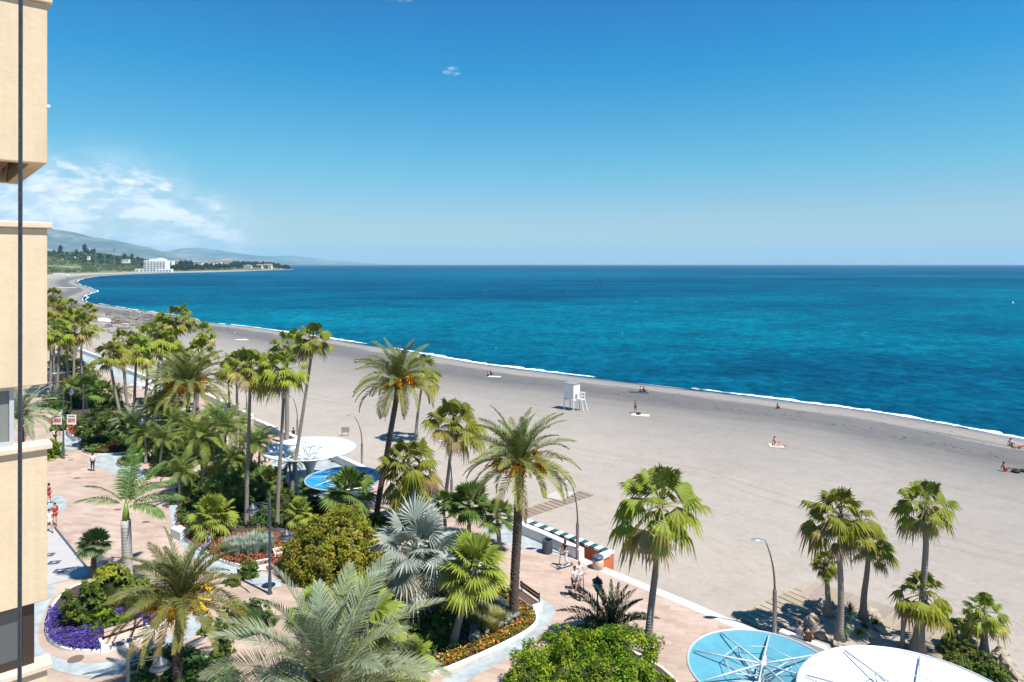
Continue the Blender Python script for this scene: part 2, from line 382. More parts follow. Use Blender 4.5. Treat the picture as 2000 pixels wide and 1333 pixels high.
# sea: one sheet to the horizon
def mat_sea():
    m = mat('sea_water', (0,0.1,0.15), 0.3); t = NT(m.node_tree); b = t.n['Principled BSDF']
    g = t.new('ShaderNodeNewGeometry').outputs['Position']; x, y, z = t.sep(g)
    dist = t.math('POWER', t.math('ADD', t.math('MULTIPLY', x, x), t.math('MULTIPLY', y, y)), 0.5)
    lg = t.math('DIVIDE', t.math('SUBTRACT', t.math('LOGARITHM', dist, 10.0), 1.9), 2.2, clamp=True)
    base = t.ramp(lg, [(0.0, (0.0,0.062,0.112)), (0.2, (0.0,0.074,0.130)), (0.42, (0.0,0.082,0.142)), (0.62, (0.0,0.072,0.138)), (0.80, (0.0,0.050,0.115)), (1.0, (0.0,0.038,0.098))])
    # wind patches: long bands parallel to the shore/horizon
    p1 = t.noise(t.mapping(g, rot=(0,0,R(6)), scale=(0.007, 0.014, 1)), 1.0, 6, 0.62, 0.5)
    p2 = t.noise(t.mapping(g, rot=(0,0,R(14)), scale=(0.05, 0.055, 1)), 1.0, 6, 0.68, 0.3)
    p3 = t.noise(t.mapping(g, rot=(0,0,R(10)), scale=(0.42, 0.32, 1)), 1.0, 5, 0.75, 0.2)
    p0 = t.noise(t.mapping(g, scale=(0.0012, 0.0022, 1)), 1.0, 4, 0.6, 0.4)
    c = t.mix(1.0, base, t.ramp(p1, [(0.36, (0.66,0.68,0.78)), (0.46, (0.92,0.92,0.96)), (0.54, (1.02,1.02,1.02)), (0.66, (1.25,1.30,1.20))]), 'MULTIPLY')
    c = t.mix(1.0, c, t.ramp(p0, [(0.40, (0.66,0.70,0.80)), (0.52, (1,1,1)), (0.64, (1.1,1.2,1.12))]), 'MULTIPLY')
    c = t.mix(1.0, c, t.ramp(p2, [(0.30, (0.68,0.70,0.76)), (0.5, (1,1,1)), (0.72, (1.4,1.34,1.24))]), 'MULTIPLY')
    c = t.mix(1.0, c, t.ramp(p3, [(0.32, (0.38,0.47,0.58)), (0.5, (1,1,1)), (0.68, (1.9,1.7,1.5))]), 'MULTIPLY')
    # broken glitter painted as pale colour into the brighter patches
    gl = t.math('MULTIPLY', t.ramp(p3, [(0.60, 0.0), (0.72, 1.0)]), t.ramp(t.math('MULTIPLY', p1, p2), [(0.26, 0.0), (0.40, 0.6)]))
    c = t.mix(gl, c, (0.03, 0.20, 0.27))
    t.l.new(c, b.inputs['Base Color'])
    bn = t.new('ShaderNodeBump'); bn.inputs['Strength'].default_value = 0.55; bn.inputs['Distance'].default_value = 0.5
    wv = t.math('ADD', t.noise(t.mapping(g, rot=(0,0,R(12)), scale=(0.8, 0.8, 1)), 1.0, 5, 0.65), t.math('MULTIPLY', p2, 1.2))
    t.l.new(wv, bn.inputs['Height']); t.l.new(bn.outputs[0], b.inputs['Normal'])
    df = t.new('ShaderNodeBsdfDiffuse'); t.l.new(c, df.inputs[0]); t.l.new(bn.outputs[0], df.inputs['Normal'])
    gs = t.new('ShaderNodeBsdfGlossy'); gs.inputs['Roughness'].default_value = 0.28; gs.inputs[0].default_value = (.6,.9,1,1); t.l.new(bn.outputs[0], gs.inputs['Normal'])
    mx = t.new('ShaderNodeMixShader'); mx.inputs[0].default_value = 0.035; t.l.new(df.outputs[0], mx.inputs[1]); t.l.new(gs.outputs[0], mx.inputs[2]); t.l.new(mx.outputs[0], t.n['Material Output'].inputs[0])
    return m
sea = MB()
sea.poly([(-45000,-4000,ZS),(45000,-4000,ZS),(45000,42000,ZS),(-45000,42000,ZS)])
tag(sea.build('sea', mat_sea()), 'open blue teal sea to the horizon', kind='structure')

# foam: broken line of small breakers on the shore
foam = MB()
def noff(i, p): 
    return noise.noise(Vector((p.x*0.045, p.y*0.045, 3.3))), noise.noise(Vector((p.x*0.35, p.y*0.35, 9.1)))
prev = None; OUT = []
for i in range(1, len(S)-1):
    p = S[i]; tn = (S[i+1]-S[i-1]).normalized(); nrm = Vector((tn.y, -tn.x))
    if (mates[i]-p).dot(nrm) > 0: nrm = -nrm
    a, b_ = noff(i, p); dd = p.length
    k = min(1.35, max(1.0, dd/260.0))
    w_ = (1.05 + 2.0*a + 0.8*b_)*k
    if dd > 300: w_ *= .45
    if dd > 1500: w_ = 2.2*k*0.5
    off = (0.5 + 1.8*noise.noise(Vector((p.x*0.02, p.y*0.02, 5))) + 0.3*b_)*k
    OUT.append((p, nrm, off, w_, k))
for layer in (0, 1):
    prev = None
    for j, (p, nrm, off, w_, k) in enumerate(OUT):
        if layer == 1:
            if p.length > 210: break
            q = noise.noise(Vector((p.x*0.03+40, p.y*0.03, 1)))
            w2 = (q*2.2 - 0.25 + 0.5*noise.noise(Vector((p.x*.5, p.y*.5, 2))))*0.8*k; off = off + 3.2*k + 1.2*q; w_ = w2
        if w_ < 0.12*k: prev = None; continue
        e0 = p + nrm*(off + random.uniform(-.12,.12)*k); e1 = p + nrm*(off + w_*random.uniform(.7,1.25) + random.uniform(-.35,.35)*k)
        h = ZS + (0.16 if layer == 0 else 0.10)
        cur = [foam.vert((e0.x, e0.y, ZS+0.012)), foam.vert((e0.x*.7+e1.x*.3, e0.y*.7+e1.y*.3, h)), foam.vert((e1.x, e1.y, ZS+0.012))]
        if prev:
            foam.face([prev[0], cur[0], cur[1], prev[1]]); foam.face([prev[1], cur[1], cur[2], prev[2]])
        prev = cur
# thin wash left on the sand
prev = None
for j, (p, nrm, off, w_, k) in enumerate(OUT):
    q = noise.noise(Vector((p.x*0.06+10, p.y*0.06, 7)))
    if q < 0.0 or p.length > 700: prev = None; continue
    e0 = p - nrm*(0.2*k + 0.6*q*k); e1 = p + nrm*(0.1*k)
    cur = [foam.vert((e0.x, e0.y, ZS+0.10+0.05*k)), foam.vert((e1.x, e1.y, ZS+0.06))]
    if prev: foam.face([prev[0], cur[0], cur[1], prev[1]])
    prev = cur
M_foam = mat('foam', (0.80,0.82,0.82), 0.7, nscale=1.2, namt=0.12)
tag(foam.build('foam', M_foam), 'broken white line of surf along the water edge', kind='stuff')
# a few whitecaps offshore
wc = MB()
for _ in range(10):
    u = random.uniform(300, 2000); v = random.uniform(545, 700)
    p = G(u, v, ZS)
    if p.y > 0 and any((Vector((p.x,p.y))-s).length < 8 for s in S[::6]): continue
    L = p.y*random.uniform(.0005,.0015); 
    if u < 1000 - (v-520)*3: continue
    wc.poly([(p.x-L, p.y, ZS+.03), (p.x, p.y-L*.25, ZS+.03), (p.x+L, p.y+L*.1, ZS+.03), (p.x, p.y+L*.3, ZS+.12)])
tag(wc.build('whitecaps', M_foam), 'tiny white crests scattered on the open water', kind='stuff')

# far ground: rises inland behind the beach
def land_h(d, Y):
    k = min(1, max(0, (Y-350)/500)); hi = 48.0 if Y < 2250 else max(14.0, 48-(Y-2250)*0.085)
    sm = lambda q: (lambda c: c*c*(3-2*c))(min(1, max(0, q)))
    t = sm((Y-1850)/200); a = hi*sm((d-12)/380); b = 7*sm(d/60) + max(0, hi-7)*sm((d-170)/300)
    h = (a*(1-t) + b*t)*k + 1.2*min(1, d/30)*k
    return h
gr = MB(); drow = [-6,0,5,15,35,70,120,200,300,420,600,900,1500,3000,6000]
WF = [WL[i] for i in range(0, len(WL), 2)]
for i, p in enumerate(WF):
    dirn = Vector((-0.75,-0.66)) if p.y < 200 else Vector((-1.0,-0.05)).lerp(Vector((-0.75,-0.66)), max(0, 1-(p.y-200)/500)) if p.y < 2700 else Vector((-0.8,-0.6))
    dirn.normalize()
    for d in drow:
        x = p + dirn*d; z = -0.62 + (land_h(d, p.y)+0.3 if d > 0 else (-0.5 if d < 0 else 0.0))
        if p.y > 300 and d > 30: z += 3.0*noise.noise(Vector((x.x*.006, x.y*.006, 0)))*min(1,d/200)
        gr.vert((x.x, x.y, z))
n = len(drow)
for i in range(len(WF)-1):
    for k in range(n-1): gr.face([i*n+k, i*n+k+1, (i+1)*n+k+1, (i+1)*n+k])
def mat_land():
    m = mat('scrub_land', (0.1,0.1,0.05), 0.95); t = NT(m.node_tree); b = t.n['Principled BSDF']
    g = t.new('ShaderNodeNewGeometry').outputs['Position']
    n1 = t.noise(g, 0.012, 5, 0.65); n2 = t.noise(g, 0.12, 5, 0.7)
    c = t.ramp(n1, [(0.35, (0.045,0.07,0.025)), (0.48, (0.10,0.13,0.04)), (0.56, (0.17,0.17,0.08)), (0.66, (0.32,0.27,0.19))])
    c = t.mix(1.0, c, t.ramp(n2, [(0.3, 0.7), (0.7, 1.2)]), 'MULTIPLY')
    t.l.new(c, b.inputs['Base Color']); return m
tag(gr.build('ground', mat_land(), smooth=True), 'green scrubby land rising behind the bay', kind='structure')

# mountains, built as real ridges at their distances
def mat_mount():
    m = mat('mountain_slopes', (0.1,0.12,0.08), 0.95); t = NT(m.node_tree); b = t.n['Principled BSDF']
    g = t.new('ShaderNodeNewGeometry').outputs['Position']
    n1 = t.noise(g, 0.0022, 6, 0.65, 0.5); n2 = t.noise(g, 0.0005, 4, 0.6)
    c = t.ramp(t.math('ADD', t.math('MULTIPLY', n1, .6), t.math('MULTIPLY', n2, .4)), [(0.40, (0.02,0.036,0.03)), (0.49, (0.045,0.062,0.045)), (0.56, (0.16,0.155,0.13)), (0.66, (0.30,0.27,0.23))])
    t.l.new(c, b.inputs['Base Color']); return m
M_mount = mat_mount()
def mountain(name, prof, Y, depth, label, seed, rough=1.0):
    xs = [(u-1000)/F*Y for u, v in prof]; hs = [CAMZ + (HZ-v)/F*Y for u, v in prof]
    def H(x):
        if x <= xs[0]: return hs[0]
        for i in range(len(xs)-1):
            if x <= xs[i+1]:
                t = (x-xs[i])/(xs[i+1]-xs[i]); t = t*t*(3-2*t)*0.5 + t*0.5
                return hs[i]*(1-t)+hs[i+1]*t
        return hs[-1]
    b = MB(); nx = 170; ny = 40
    for i in range(nx+1):
        x = xs[0] + (xs[-1]-xs[0])*i/nx; h = H(x)
        for j in range(ny+1):
            s_ = -1 + 2*j/ny; y = Y + depth*s_
            q = noise.fractal(Vector((x*.0009, y*.0009, seed)), 0.9, 2.1, 6)
            rid = abs(noise.noise(Vector((x*.0016+y*.0004, y*.0007, seed+5))))
            prof_ = max(0.0, 1-abs(s_)**1.15)
            hh = h*prof_*(1 - rough*0.30*rid*(1-prof_*0.7)) + q*h*0.10*rough*(0.3+0.7*(1-abs(prof_*2-1)))
            sc = y/Y
            b.vert((x*sc, y, hh-3 if prof_ > 0 else -30))
    for i in range(nx):
        for j in range(ny): b.face([i*(ny+1)+j, (i+1)*(ny+1)+j, (i+1)*(ny+1)+j+1, i*(ny+1)+j+1])
    tag(b.build(name, M_mount, smooth=True), label, kind='structure')
mountain('mountains', [(-420,470),(-300,440),(-150,455),(-60,447),(0,441),(20,437),(45,436),(58,440),(72,435),(92,437),(105,446),(130,451),(160,456),(185,464),(215,468),(250,474),(285,481),(320,490),(345,500),(380,511),(420,516.2)], 12500, 2600, 'nearest blue mountain ridge falling towards the bay', 1.0)
mountain('mountains', [(150,515),(300,495),(330,490),(360,485),(392,484),(425,488),(455,493),(485,497),(520,501),(560,508),(620,515),(660,516.4)], 19000, 3000, 'paler second mountain ridge behind the cape', 7.0, .6)
mountain('mountains', [(420,515),(490,502),(530,500),(570,499.5),(600,503),(640,507),(680,511),(720,514.5),(760,516.3)], 27000, 3500, 'faintest far ridge trailing off above the horizon', 13.0, .5)

# ------------------------------------------------------------------ plaza and promenade
def mat_paving():
    m = mat('pink_paving', (0.5,0.4,0.35), 0.8); t = NT(m.node_tree); b = t.n['Principled BSDF']
    g = t.new('ShaderNodeNewGeometry').outputs['Position']
    mp = t.mapping(g, rot=(0,0,R(45)))
    br = t.new('ShaderNodeTexBrick'); t.l.new(t.mapping(g, rot=(0,0,R(20))), br.inputs['Vector'])
    br.inputs['Color1'].default_value = (0.44,0.335,0.27,1); br.inputs['Color2'].default_value = (0.33,0.225,0.175,1); br.inputs['Mortar'].default_value = (0.25,0.20,0.17,1)
    br.inputs['Scale'].default_value = 1.0; br.inputs['Mortar Size'].default_value = 0.012; br.inputs['Brick Width'].default_value = 1.1; br.inputs['Row Height'].default_value = 0.42
    n1 = t.noise(g, 0.22, 5, 0.6); n2 = t.noise(t.mapping(g, rot=(0,0,R(20)), scale=(0.35, 1.2, 1)), 1.0, 4, 0.6); n3 = t.noise(g, 9, 3)
    c = t.mix(t.ramp(n2, [(0.35, 0.0), (0.65, 0.75)]), br.outputs[0], (0.44,0.35,0.285))
    c = t.mix(1.0, c, t.ramp(n1, [(0.3, (0.82,0.80,0.79)), (0.6, (1.06,1.05,1.04))]), 'MULTIPLY')
    c = t.mix(1.0, c, t.ramp(n3, [(0.3, 0.93), (0.7, 1.05)]), 'MULTIPLY')
    st = t.noise(g, 0.9, 6, 0.75)
    c = t.mix(1.0, c, t.ramp(st, [(0.30, (0.74,0.72,0.70)), (0.42, (1,1,1))]), 'MULTIPLY')
    t.l.new(c, b.inputs['Base Color']); return m
M_pave = mat_paving()
M_bluepave = mat('pale_blue_paving', (0.33,0.37,0.38), 0.8, nscale=1.3, namt=0.32)
M_palepave = mat('pale_kerb_paving', (0.52,0.48,0.43), 0.8, nscale=1.2, namt=0.12)
pl = MB()
wp = [p for p in WL if p.y < 235]
ring = [(p.x, p.y, 0) for p in wp] + [(-420, 235, 0), (-420, -60, 0), (85, -60, 0)]
tops = [pl.vert(p) for p in ring]; pl.face(list(reversed(tops)) if True else tops)
for i in range(len(wp)-1):
    a, b = wp[i], wp[i+1]
    pl.poly([(a.x,a.y,0),(b.x,b.y,0),(b.x,b.y,-1.5),(a.x,a.y,-1.5)], m=1)
pz = tag(pl.build('plaza', [M_pave, M_whitewall]), 'pink paved promenade and plaza along the beach', kind='structure')
def sheet(name, pts, z, m, label, step=0.004):
    b = MB(); b.face([b.vert((p[0], p[1], z)) for p in pts]); return tag(b.build(name, m), label, kind='structure')
def strip(name, line, w0, w1, z, m, label):
    """ribbon along a polyline, from offset w0 to w1 (positive = landward)"""
    b = MB(); n = len(line); prev = None
    for i, p in enumerate(line):
        t = (line[min(i+1,n-1)]-line[max(i-1,0)]).normalized(); nr_ = Vector((t.y, -t.x))
        if nr_.dot(Vector((-0.7,-0.7))) < 0: nr_ = -nr_
        a = p+nr_*w0; c = p+nr_*w1
        cur = (b.vert((a.x,a.y,z)), b.vert((c.x,c.y,z)))
        if prev: b.face([prev[0], cur[0], cur[1], prev[1]])
        prev = cur
    return tag(b.build(name, m), label, kind='structure')
strip('path', wp, 0.02, 0.75, 0.004, M_palepave, 'pale stone edge of the promenade above the sand')
def px(pts, z=0.0): return [G(u, v, z) for u, v in pts]
def smooth_poly(P, it=2):
    P = [Vector(p) for p in P]
    for _ in range(it):
        Q = []
        for i in range(len(P)):
            a, b = P[i], P[(i+1) % len(P)]; Q += [a*.75+b*.25, a*.25+b*.75]
        P = Q
    return P
BLUES = [
 [(985,1020),(1020,1040),(1110,1085),(1062,1083),(1035,1072),(990,1068),(930,1030)],
 [(1040,1160),(1088,1188),(1078,1212),(1035,1262),(930,1322),(880,1345),(850,1330),(960,1278),(1050,1215)],
 [(75,1160),(120,1130),(60,1250),(110,1290),(210,1300),(320,1255),(390,1190),(420,1210),(300,1300),(190,1330),(70,1300),(20,1240)],
 [(95,975),(120,965),(135,985),(110,1010),(60,1015),(60,985)],
 [(160,895),(245,885),(270,905),(300,940),(230,935),(205,915),(185,915)],
 [(600,880),(700,925),(740,960),(650,1000),(560,960),(520,900),(560,870)],
 [(330,980),(350,960),(420,960),(380,1010),(400,1080),(440,1105),(530,1122),(560,1150),(500,1145),(420,1120),(370,1085),(335,1040)],
 [(160,690),(195,703),(260,735),(330,760),(320,775),(250,752),(180,712),(150,705)],
 [(125,840),(160,840),(170,870),(130,885),(118,860)],
 [(1440,1235),(1560,1290),(1700,1370),(1560,1370),(1400,1290)],
]
for i, q in enumerate(BLUES):
    sheet('path', smooth_poly(px(q), 2), 0.008 + i*0.0006, M_bluepave, 'pale blue paving inlaid in the plaza')
# memorial-like pale terrace at the left with dark plaques
tp = px([(60,1045),(105,1030),(176,1118),(178,1122),(60,1152)])
sheet('path', tp, 0.02, M_marble, 'pale marble terrace with dark plaques')
kb = MB(); a, b = G(107,1031), G(178,1120); kb.tube([a+Vector((0,0,.05)), b+Vector((0,0,.05))], 0.07, 4)
tag(kb.build('drain_channel', M_slate), 'long dark drain channel edging the pale terrace', 'drain')
for (u, v, lb) in ((95,1085,'farthest'), (106,1100,'middle'), (117,1116,'nearest')):
    p = G(u, v); pb = MB(); pb.box(-.34,-.27,0,.34,.27,.03); pb.box(-.1,-.07,.03,.1,.07,.036, m=1)
    o = pb.build('floor_plaque', [M_slate, M_marble], loc=(p.x, p.y, 0.022)); o.rotation_euler = (0,0,R(12))
    tag(o, lb+' of three dark plaques set in the pale terrace', 'plaque', 'plaques in the terrace floor')
for i, (u, v, s_, lb) in enumerate(((148,1288,.36,'round rusty manhole cover beside the purple flower bed curb'), (151,934,.5,'small dark drain grate in the open plaza left of the royal palm'),
      (230,996,.5,'dark drain grate nearest the royal palm crown on the paving'), (139,899,.4,'drain grate near the banner lamp post foot'), (285,1020,.5,'reddish drain cover right of the royal palm trunk'))):
    p = G(u, v); b = MB()
    if i == 0: b.lathe([(s_,0),(s_,.02),(s_*.9,.025),(0.01,.025)], 28)
    else:
        b.box(-s_*.5,-s_*.3,0,s_*.5,s_*.3,.015)
        for k in range(7): b.box(-s_*.45+k*s_*.14,-s_*.26,.015,-s_*.45+k*s_*.14+.03,s_*.26,.022)
    tag(b.build('drain_cover', M_iron, loc=(p.x,p.y,0.01)), lb, 'drain cover', 'drain covers in the plaza')

# sea wall
def wall_run(name, uvs, h, wd, m, label, cat='wall', z=0.0, capw=0.0):
    P = [Vector(p) for p in uvs]; b = MB(); n = len(P); prev = None
    for i, p in enumerate(P):
        t = (P[min(i+1,n-1)]-P[max(i-1,0)]).normalized(); nr_ = Vector((t.y,-t.x,0))
        a = p+nr_*wd/2; c = p-nr_*wd/2
        cur = [b.vert((a.x,a.y,z-.3)), b.vert((a.x,a.y,z+h-.03)), b.vert((a.x-nr_.x*.03,a.y-nr_.y*.03,z+h)), b.vert((c.x+nr_.x*.03,c.y+nr_.y*.03,z+h)), b.vert((c.x,c.y,z+h-.03)), b.vert((c.x,c.y,z-.3))]
        if prev:
            for k in range(5): b.face([prev[k], cur[k], cur[k+1], prev[k+1]])
        else: b.face(cur[:])
        prev = cur
    b.face(prev[::-1])
    return tag(b.build(name, m), label, cat)
wall_run('sea_wall', px([(1012,1038),(1060,1058),(1108,1080),(1136,1093)]), 0.72, 0.5, M_whitewall, 'low white sea wall beside the grey litter bin, near end by the lamp')
wall_run('sea_wall', px([(500,830),(560,857),(610,880),(660,903),(708,925)]), 0.72, 0.5, M_whitewall, 'long low white sea wall behind the far white canopy')
wall_run('sea_wall', px([(395,775),(445,799),(492,823)]), 0.8, 0.5, M_whitewall, 'low white sea wall left of the tall palm trio')
wall_run('sea_wall', px([(250,728),(290,744),(335,762),(385,778)]), 0.7, 0.5, M_whitewall, 'far white sea wall curving behind the date palm')
wall_run('sea_wall', px([(108,668),(140,682),(193,702),(240,722)]), 0.8, 0.5, M_whitewall, 'farthest white sea wall seen between the left palm trunks')
wall_run('low_wall', px([(255,757),(272,758),(290,753),(300,744)]), 0.5, 0.6, M_whitewall, 'short curved white bench wall between far palm trunks')
# orange parapet with white and green coping on the sand side
par = empty('parapet_wall', G(1120,1070), 'orange parapet wall with white and dark green coping blocks beyond the sea wall', 'wall')
def pl2(pts): return [Vector(p)-par.location for p in pts]
A = [G(1028,1036), G(1085,1058), G(1140,1079), G(1195,1101)]
b = MB(); nb = 17; th = .22
def onA(t):
    k = min(int(t*3), 2); f = t*3-k; return A[k].lerp(A[k+1], f) - par.location
d_ = (A[3]-A[0]).normalized(); nr_ = Vector((d_.y,-d_.x,0))
body = MB()
for i in range(12):
    p, q = onA(i/12), onA((i+1)/12); 
    for (x,y) in ((th,-th),):
        P = [p+nr_*th, q+nr_*th, q-nr_*th, p-nr_*th]
        body.poly([P[0]+Vector((0,0,-.9)), P[1]+Vector((0,0,-.9)), P[1]+Vector((0,0,.62)), P[0]+Vector((0,0,.62))])
        body.poly([P[3]+Vector((0,0,.62)), P[2]+Vector((0,0,.62)), P[2]+Vector((0,0,-.9)), P[3]+Vector((0,0,-.9))])
e = onA(1.0)
body.poly([e+nr_*th+Vector((0,0,-.9)), e-nr_*th+Vector((0,0,-.9)), e-nr_*th+Vector((0,0,.62)), e+nr_*th+Vector((0,0,.62))])
# short return towards the promenade
side = nr_ if nr_.dot(Vector((-.7,-.7,0))) > 0 else -nr_
Mx = Matrix(((d_.x, side.x, 0, e.x),(d_.y, side.y, 0, e.y),(0,0,1,0),(0,0,0,1)))
body.box(-.40, th+.003, -.9, .02, 1.1, .62, M=Mx)
body.build('wall', M_orange, par)
for i in range(nb):
    p, q = onA(i/nb), onA((i+1)/nb); c = (p+q)/2; L = (q-p).length/2
    Mc = Matrix.Translation(c) @ Matrix.Rotation(math.atan2(d_.y, d_.x), 4, 'Z')
    cb = MB(); cb.box(-L+.004, -.30, .625, L-.004, .30, .76, M=Mc)
    cb.build('coping', M_white if i % 2 == 0 else M_teal, par)
cb = MB(); cb.box(-.48, th+.1, .625, .10, 1.2, .76, M=Mx); cb.build('coping', M_white, par)
# wooden walkways on the sand
def boardwalk(pts, wd, label):
    a, b_ = pts; t = (b_-a); L = t.length; t.normalize(); nr_ = Vector((t.y,-t.x,0)); n = int(L/0.6); b = MB()
    for i in range(n):
        p = a + t*(i*0.6); q = p + t*0.52; z = Vector((0,0,.03+random.uniform(0,.02)))
        w2 = wd/2*random.uniform(.97,1.03); c = jit((.33,.265,.205), .10)
        P = [p+nr_*w2, q+nr_*w2, q-nr_*w2, p-nr_*w2]
        b.poly([x+z for x in P], c); b.poly([P[0], P[1], P[1]+z, P[0]+z], c); b.poly([P[2], P[3], P[3]+z, P[2]+z], c)
    return tag(b.build('boardwalk', leaf_mat('boards', 0.0, .85, .2), col=True), label, 'boardwalk')
boardwalk((G(1015,1008,-.62), G(1150,962,-.62)), 1.6, 'short faint wooden walkway on the sand behind the curved lamp')
boardwalk((G(1575,1150,-.60), G(1870,1252,-.60)), 2.6, 'long wooden walkway on the sand running behind the right palms')
boardwalk((G(1470,1222,-.58), G(1600,1158,-.60)), 2.4, 'wooden walkway from the promenade in the palm shadow')
boardwalk((G(1870,1238,-.60), G(1800,1290,-.60)), 2.6, 'wooden walkway returning behind the big white canopy')
mk = MB(); q = px([(1060,972),(1090,958),(1125,962),(1098,978)], -.6); mk.poly([p+Vector((0,0,.03)) for p in q]); mk.poly([q[3], q[2], q[2]+Vector((0,0,.03)), q[3]+Vector((0,0,.03))])
tag(mk.build('beach_mat', mat('mat_cloth', (.40,.365,.32), .9)), 'pale square mat on the sand by the short walkway', 'mat')
# ------------------------------------------------------------------ apartment building at the left
D1 = Vector((0.75, 0.661, 0)).normalized(); D2 = Vector((-0.661, 0.75, 0)).normalized()
CRN = Vector((-6.33, 9.3, 0))
bld = empty('apartment_building', CRN, 'cream stucco apartment building with stacked terrace parapets filling the left edge', 'building')
MBd = Matrix(((-D1.x, D2.x, 0, 0), (-D1.y, D2.y, 0, 0), (0,0,1,0), (0,0,0,1)))   # local a: away from the corner along the facade, b: along the end wall
def zz(v, y=9.3): return CAMZ - (v-HZ)/F*y
def bpart(name, boxes, m, bev=0.0):
    b = MB()
    for q in boxes: b.box(*q, M=MBd)
    o = b.build(name, m, bld)
    if bev:
        md = o.modifiers.new('bevel', 'BEVEL'); md.width = bev; md.segments = 3; md.limit_method = 'ANGLE'
    return o
LA, LB = 5.0, 3.2
lev = [(zz(320), zz(8)), (zz(751), zz(447)), (zz(1172), zz(877)), (zz(1172)-2.95, zz(1306))]
for k in range(4): lev.append((lev[-1][0]-3.0, lev[-1][1]-3.0))
lev.insert(0, (lev[0][0]+3.0, lev[0][1]+3.0))
for i, (z0, z1) in enumerate(lev):
    z0 = max(z0, 0.0)
    if z1 <= 0.2: break
    # hollow parapet ring
    bpart('parapet', [(0,0,z0,LA,.18,z1), (0,.18,z0,.18,LB,z0+.348), (.18,LB-.18,z0,LA,LB,z0+.348)], M_stucco, .012)
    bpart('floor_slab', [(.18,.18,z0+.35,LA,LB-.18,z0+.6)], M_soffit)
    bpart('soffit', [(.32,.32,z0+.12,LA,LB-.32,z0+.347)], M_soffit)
    bpart('coping', [(-.055,-.055,z1+.002,LA,.26,z1+.085)], M_cap, .015)
    if i in (0, 1): continue
    # glazing closing the terrace between this parapet and the slab above
    zt = lev[i-1][0]; zb = z1+.087
    if i == 2: continue
    if i == 3:
        a0, m = 0.36, M_greyframe; wfr = .05
    else:
        a0, m = 0.135, M_frame; wfr = .13
    fr = bpart('window', [(a0,.10,zb,a0+wfr,.17,zt), (a0+wfr,.10,zb,LA,.17,zb+(.06 if i == 3 else .1)), (a0+wfr,.10,zt-.05,LA,.17,zt)], m)
    gl = MB(); gl.box(a0+wfr,.125,zb+.05,LA,.145,zt-.05, M=MBd); gl.build('pane', M_blind if i == 3 else M_glass, fr)
bpart('core', [(1.5,.8,0,9,12,33)], M_stucco)
bpart('core', [(LA+.01,-.6,0,9,.79,33)], M_stucco)
sp = MB(); sp.box(-.035,.02,zz(209),-.002,.07,zz(204), M=MBd); sp.build('spout', M_white, bld)
# cable running down in front of the facade
cbm = MB(); P0 = at(40.5, 0, 8.0); P1 = at(38.5, 1333, 8.0); dirc = (P0-P1).normalized()
top_ = P0 + dirc*12; bot = P1 - dirc*((P1.z)/dirc.z)
cbm.tube([bot + Vector((-.011,0,0)), top_ + Vector((-.011,0,0))], 0.0125, 8)
cbm.tube([bot + Vector((.012,0,0)), top_ + Vector((.012,0,0))], 0.0125, 8)
cb_ = tag(cbm.build('cable', M_cable), 'dark twin cable running straight down in front of the cream facade', 'cable')
kk = MB()
zc = 0.4
while zc < 33:
    t = (zc-bot.z)/(top_.z-bot.z); p = bot.lerp(top_, t)
    kk.box(p.x-.007, p.y-.018, zc, p.x+.007, p.y+.018, zc+.012); zc += .045


# ------------------------------------------------------------------ vegetation generators
UP = Vector((0,0,1))
def fan_leaf(B, o, az, inc, pet, br, droop, c0, c1, nl=20, span=2.0, fold=.25, tipd=.35, cp=(.24,.25,.07), pw=.012, ragged=.2, web=.44):
    d = Vector((math.sin(az)*math.sin(inc), math.cos(az)*math.sin(inc), math.cos(inc)))
    side = Vector((math.cos(az), -math.sin(az), 0))
    pts = []; 
    for k in range(4):
        t = k/3; pts.append(o + d*(pet*t) - UP*(droop*pet*t*t))
    T = (pts[3]-pts[2]).normalized(); N = side.cross(T).normalized()
    if N.z < 0 and inc < 1.6: N = -N
    # petiole ribbon
    pr = None
    for k, p in enumerate(pts):
        wv = pw*(1.5-.5*k/3); cur = (B.vert(p-side*wv, cp), B.vert(p+side*wv, cp))
        if pr: B.face([pr[0], pr[1], cur[1], cur[0]])
        pr = cur
    h = pts[3]; hub = B.vert(h, cp); roll = random.uniform(-.5,.5)
    S2 = (side*math.cos(roll)+N*math.sin(roll)).normalized(); N2 = S2.cross(T)
    if N2.dot(N) < 0: N2 = -N2
    prev = None; st = []
    for i in range(nl+1):
        ph = -span + 2*span*i/nl; rr = br*(web+.14*math.cos(ph))
        q = h + (T*math.cos(ph)+S2*math.sin(ph))*rr - N2*(fold*rr*abs(math.sin(ph))) - UP*(tipd*.35*rr*rr/br)
        q = q + N2*(br*.022*(1 if i % 2 else -1))
        st.append((q, ph)); 
    idx = [B.vert(q, lerp(c0, c1, .25+random.uniform(-.1,.2))) for q, _ in st]
    for i in range(nl):
        B.face([hub, idx[i], idx[i+1]])
        ph = (st[i][1]+st[i+1][1])/2; rt = br*(0.80+.24*math.cos(ph*.9))*random.uniform(1-ragged, 1)
        tip = h + (T*math.cos(ph*.97)+S2*math.sin(ph*.97))*rt - N2*(fold*rt*abs(math.sin(ph))) - UP*(tipd*rt*rt/br*random.uniform(.7,1.4))
        a, b_ = st[i][0], st[i+1][0]; m_ = (a+b_)/2
        ct = lerp(c0, c1, random.uniform(.6,1))
        ta = B.vert(m_*.5+tip*.5 + (a-m_)*.62 - UP*(-.02*br), ct); tb = B.vert(m_*.5+tip*.5+(b_-m_)*.62, ct); tt = B.vert(tip, ct)
        B.face([idx[i], ta, tb, idx[i+1]]); B.face([ta, tt, tb])
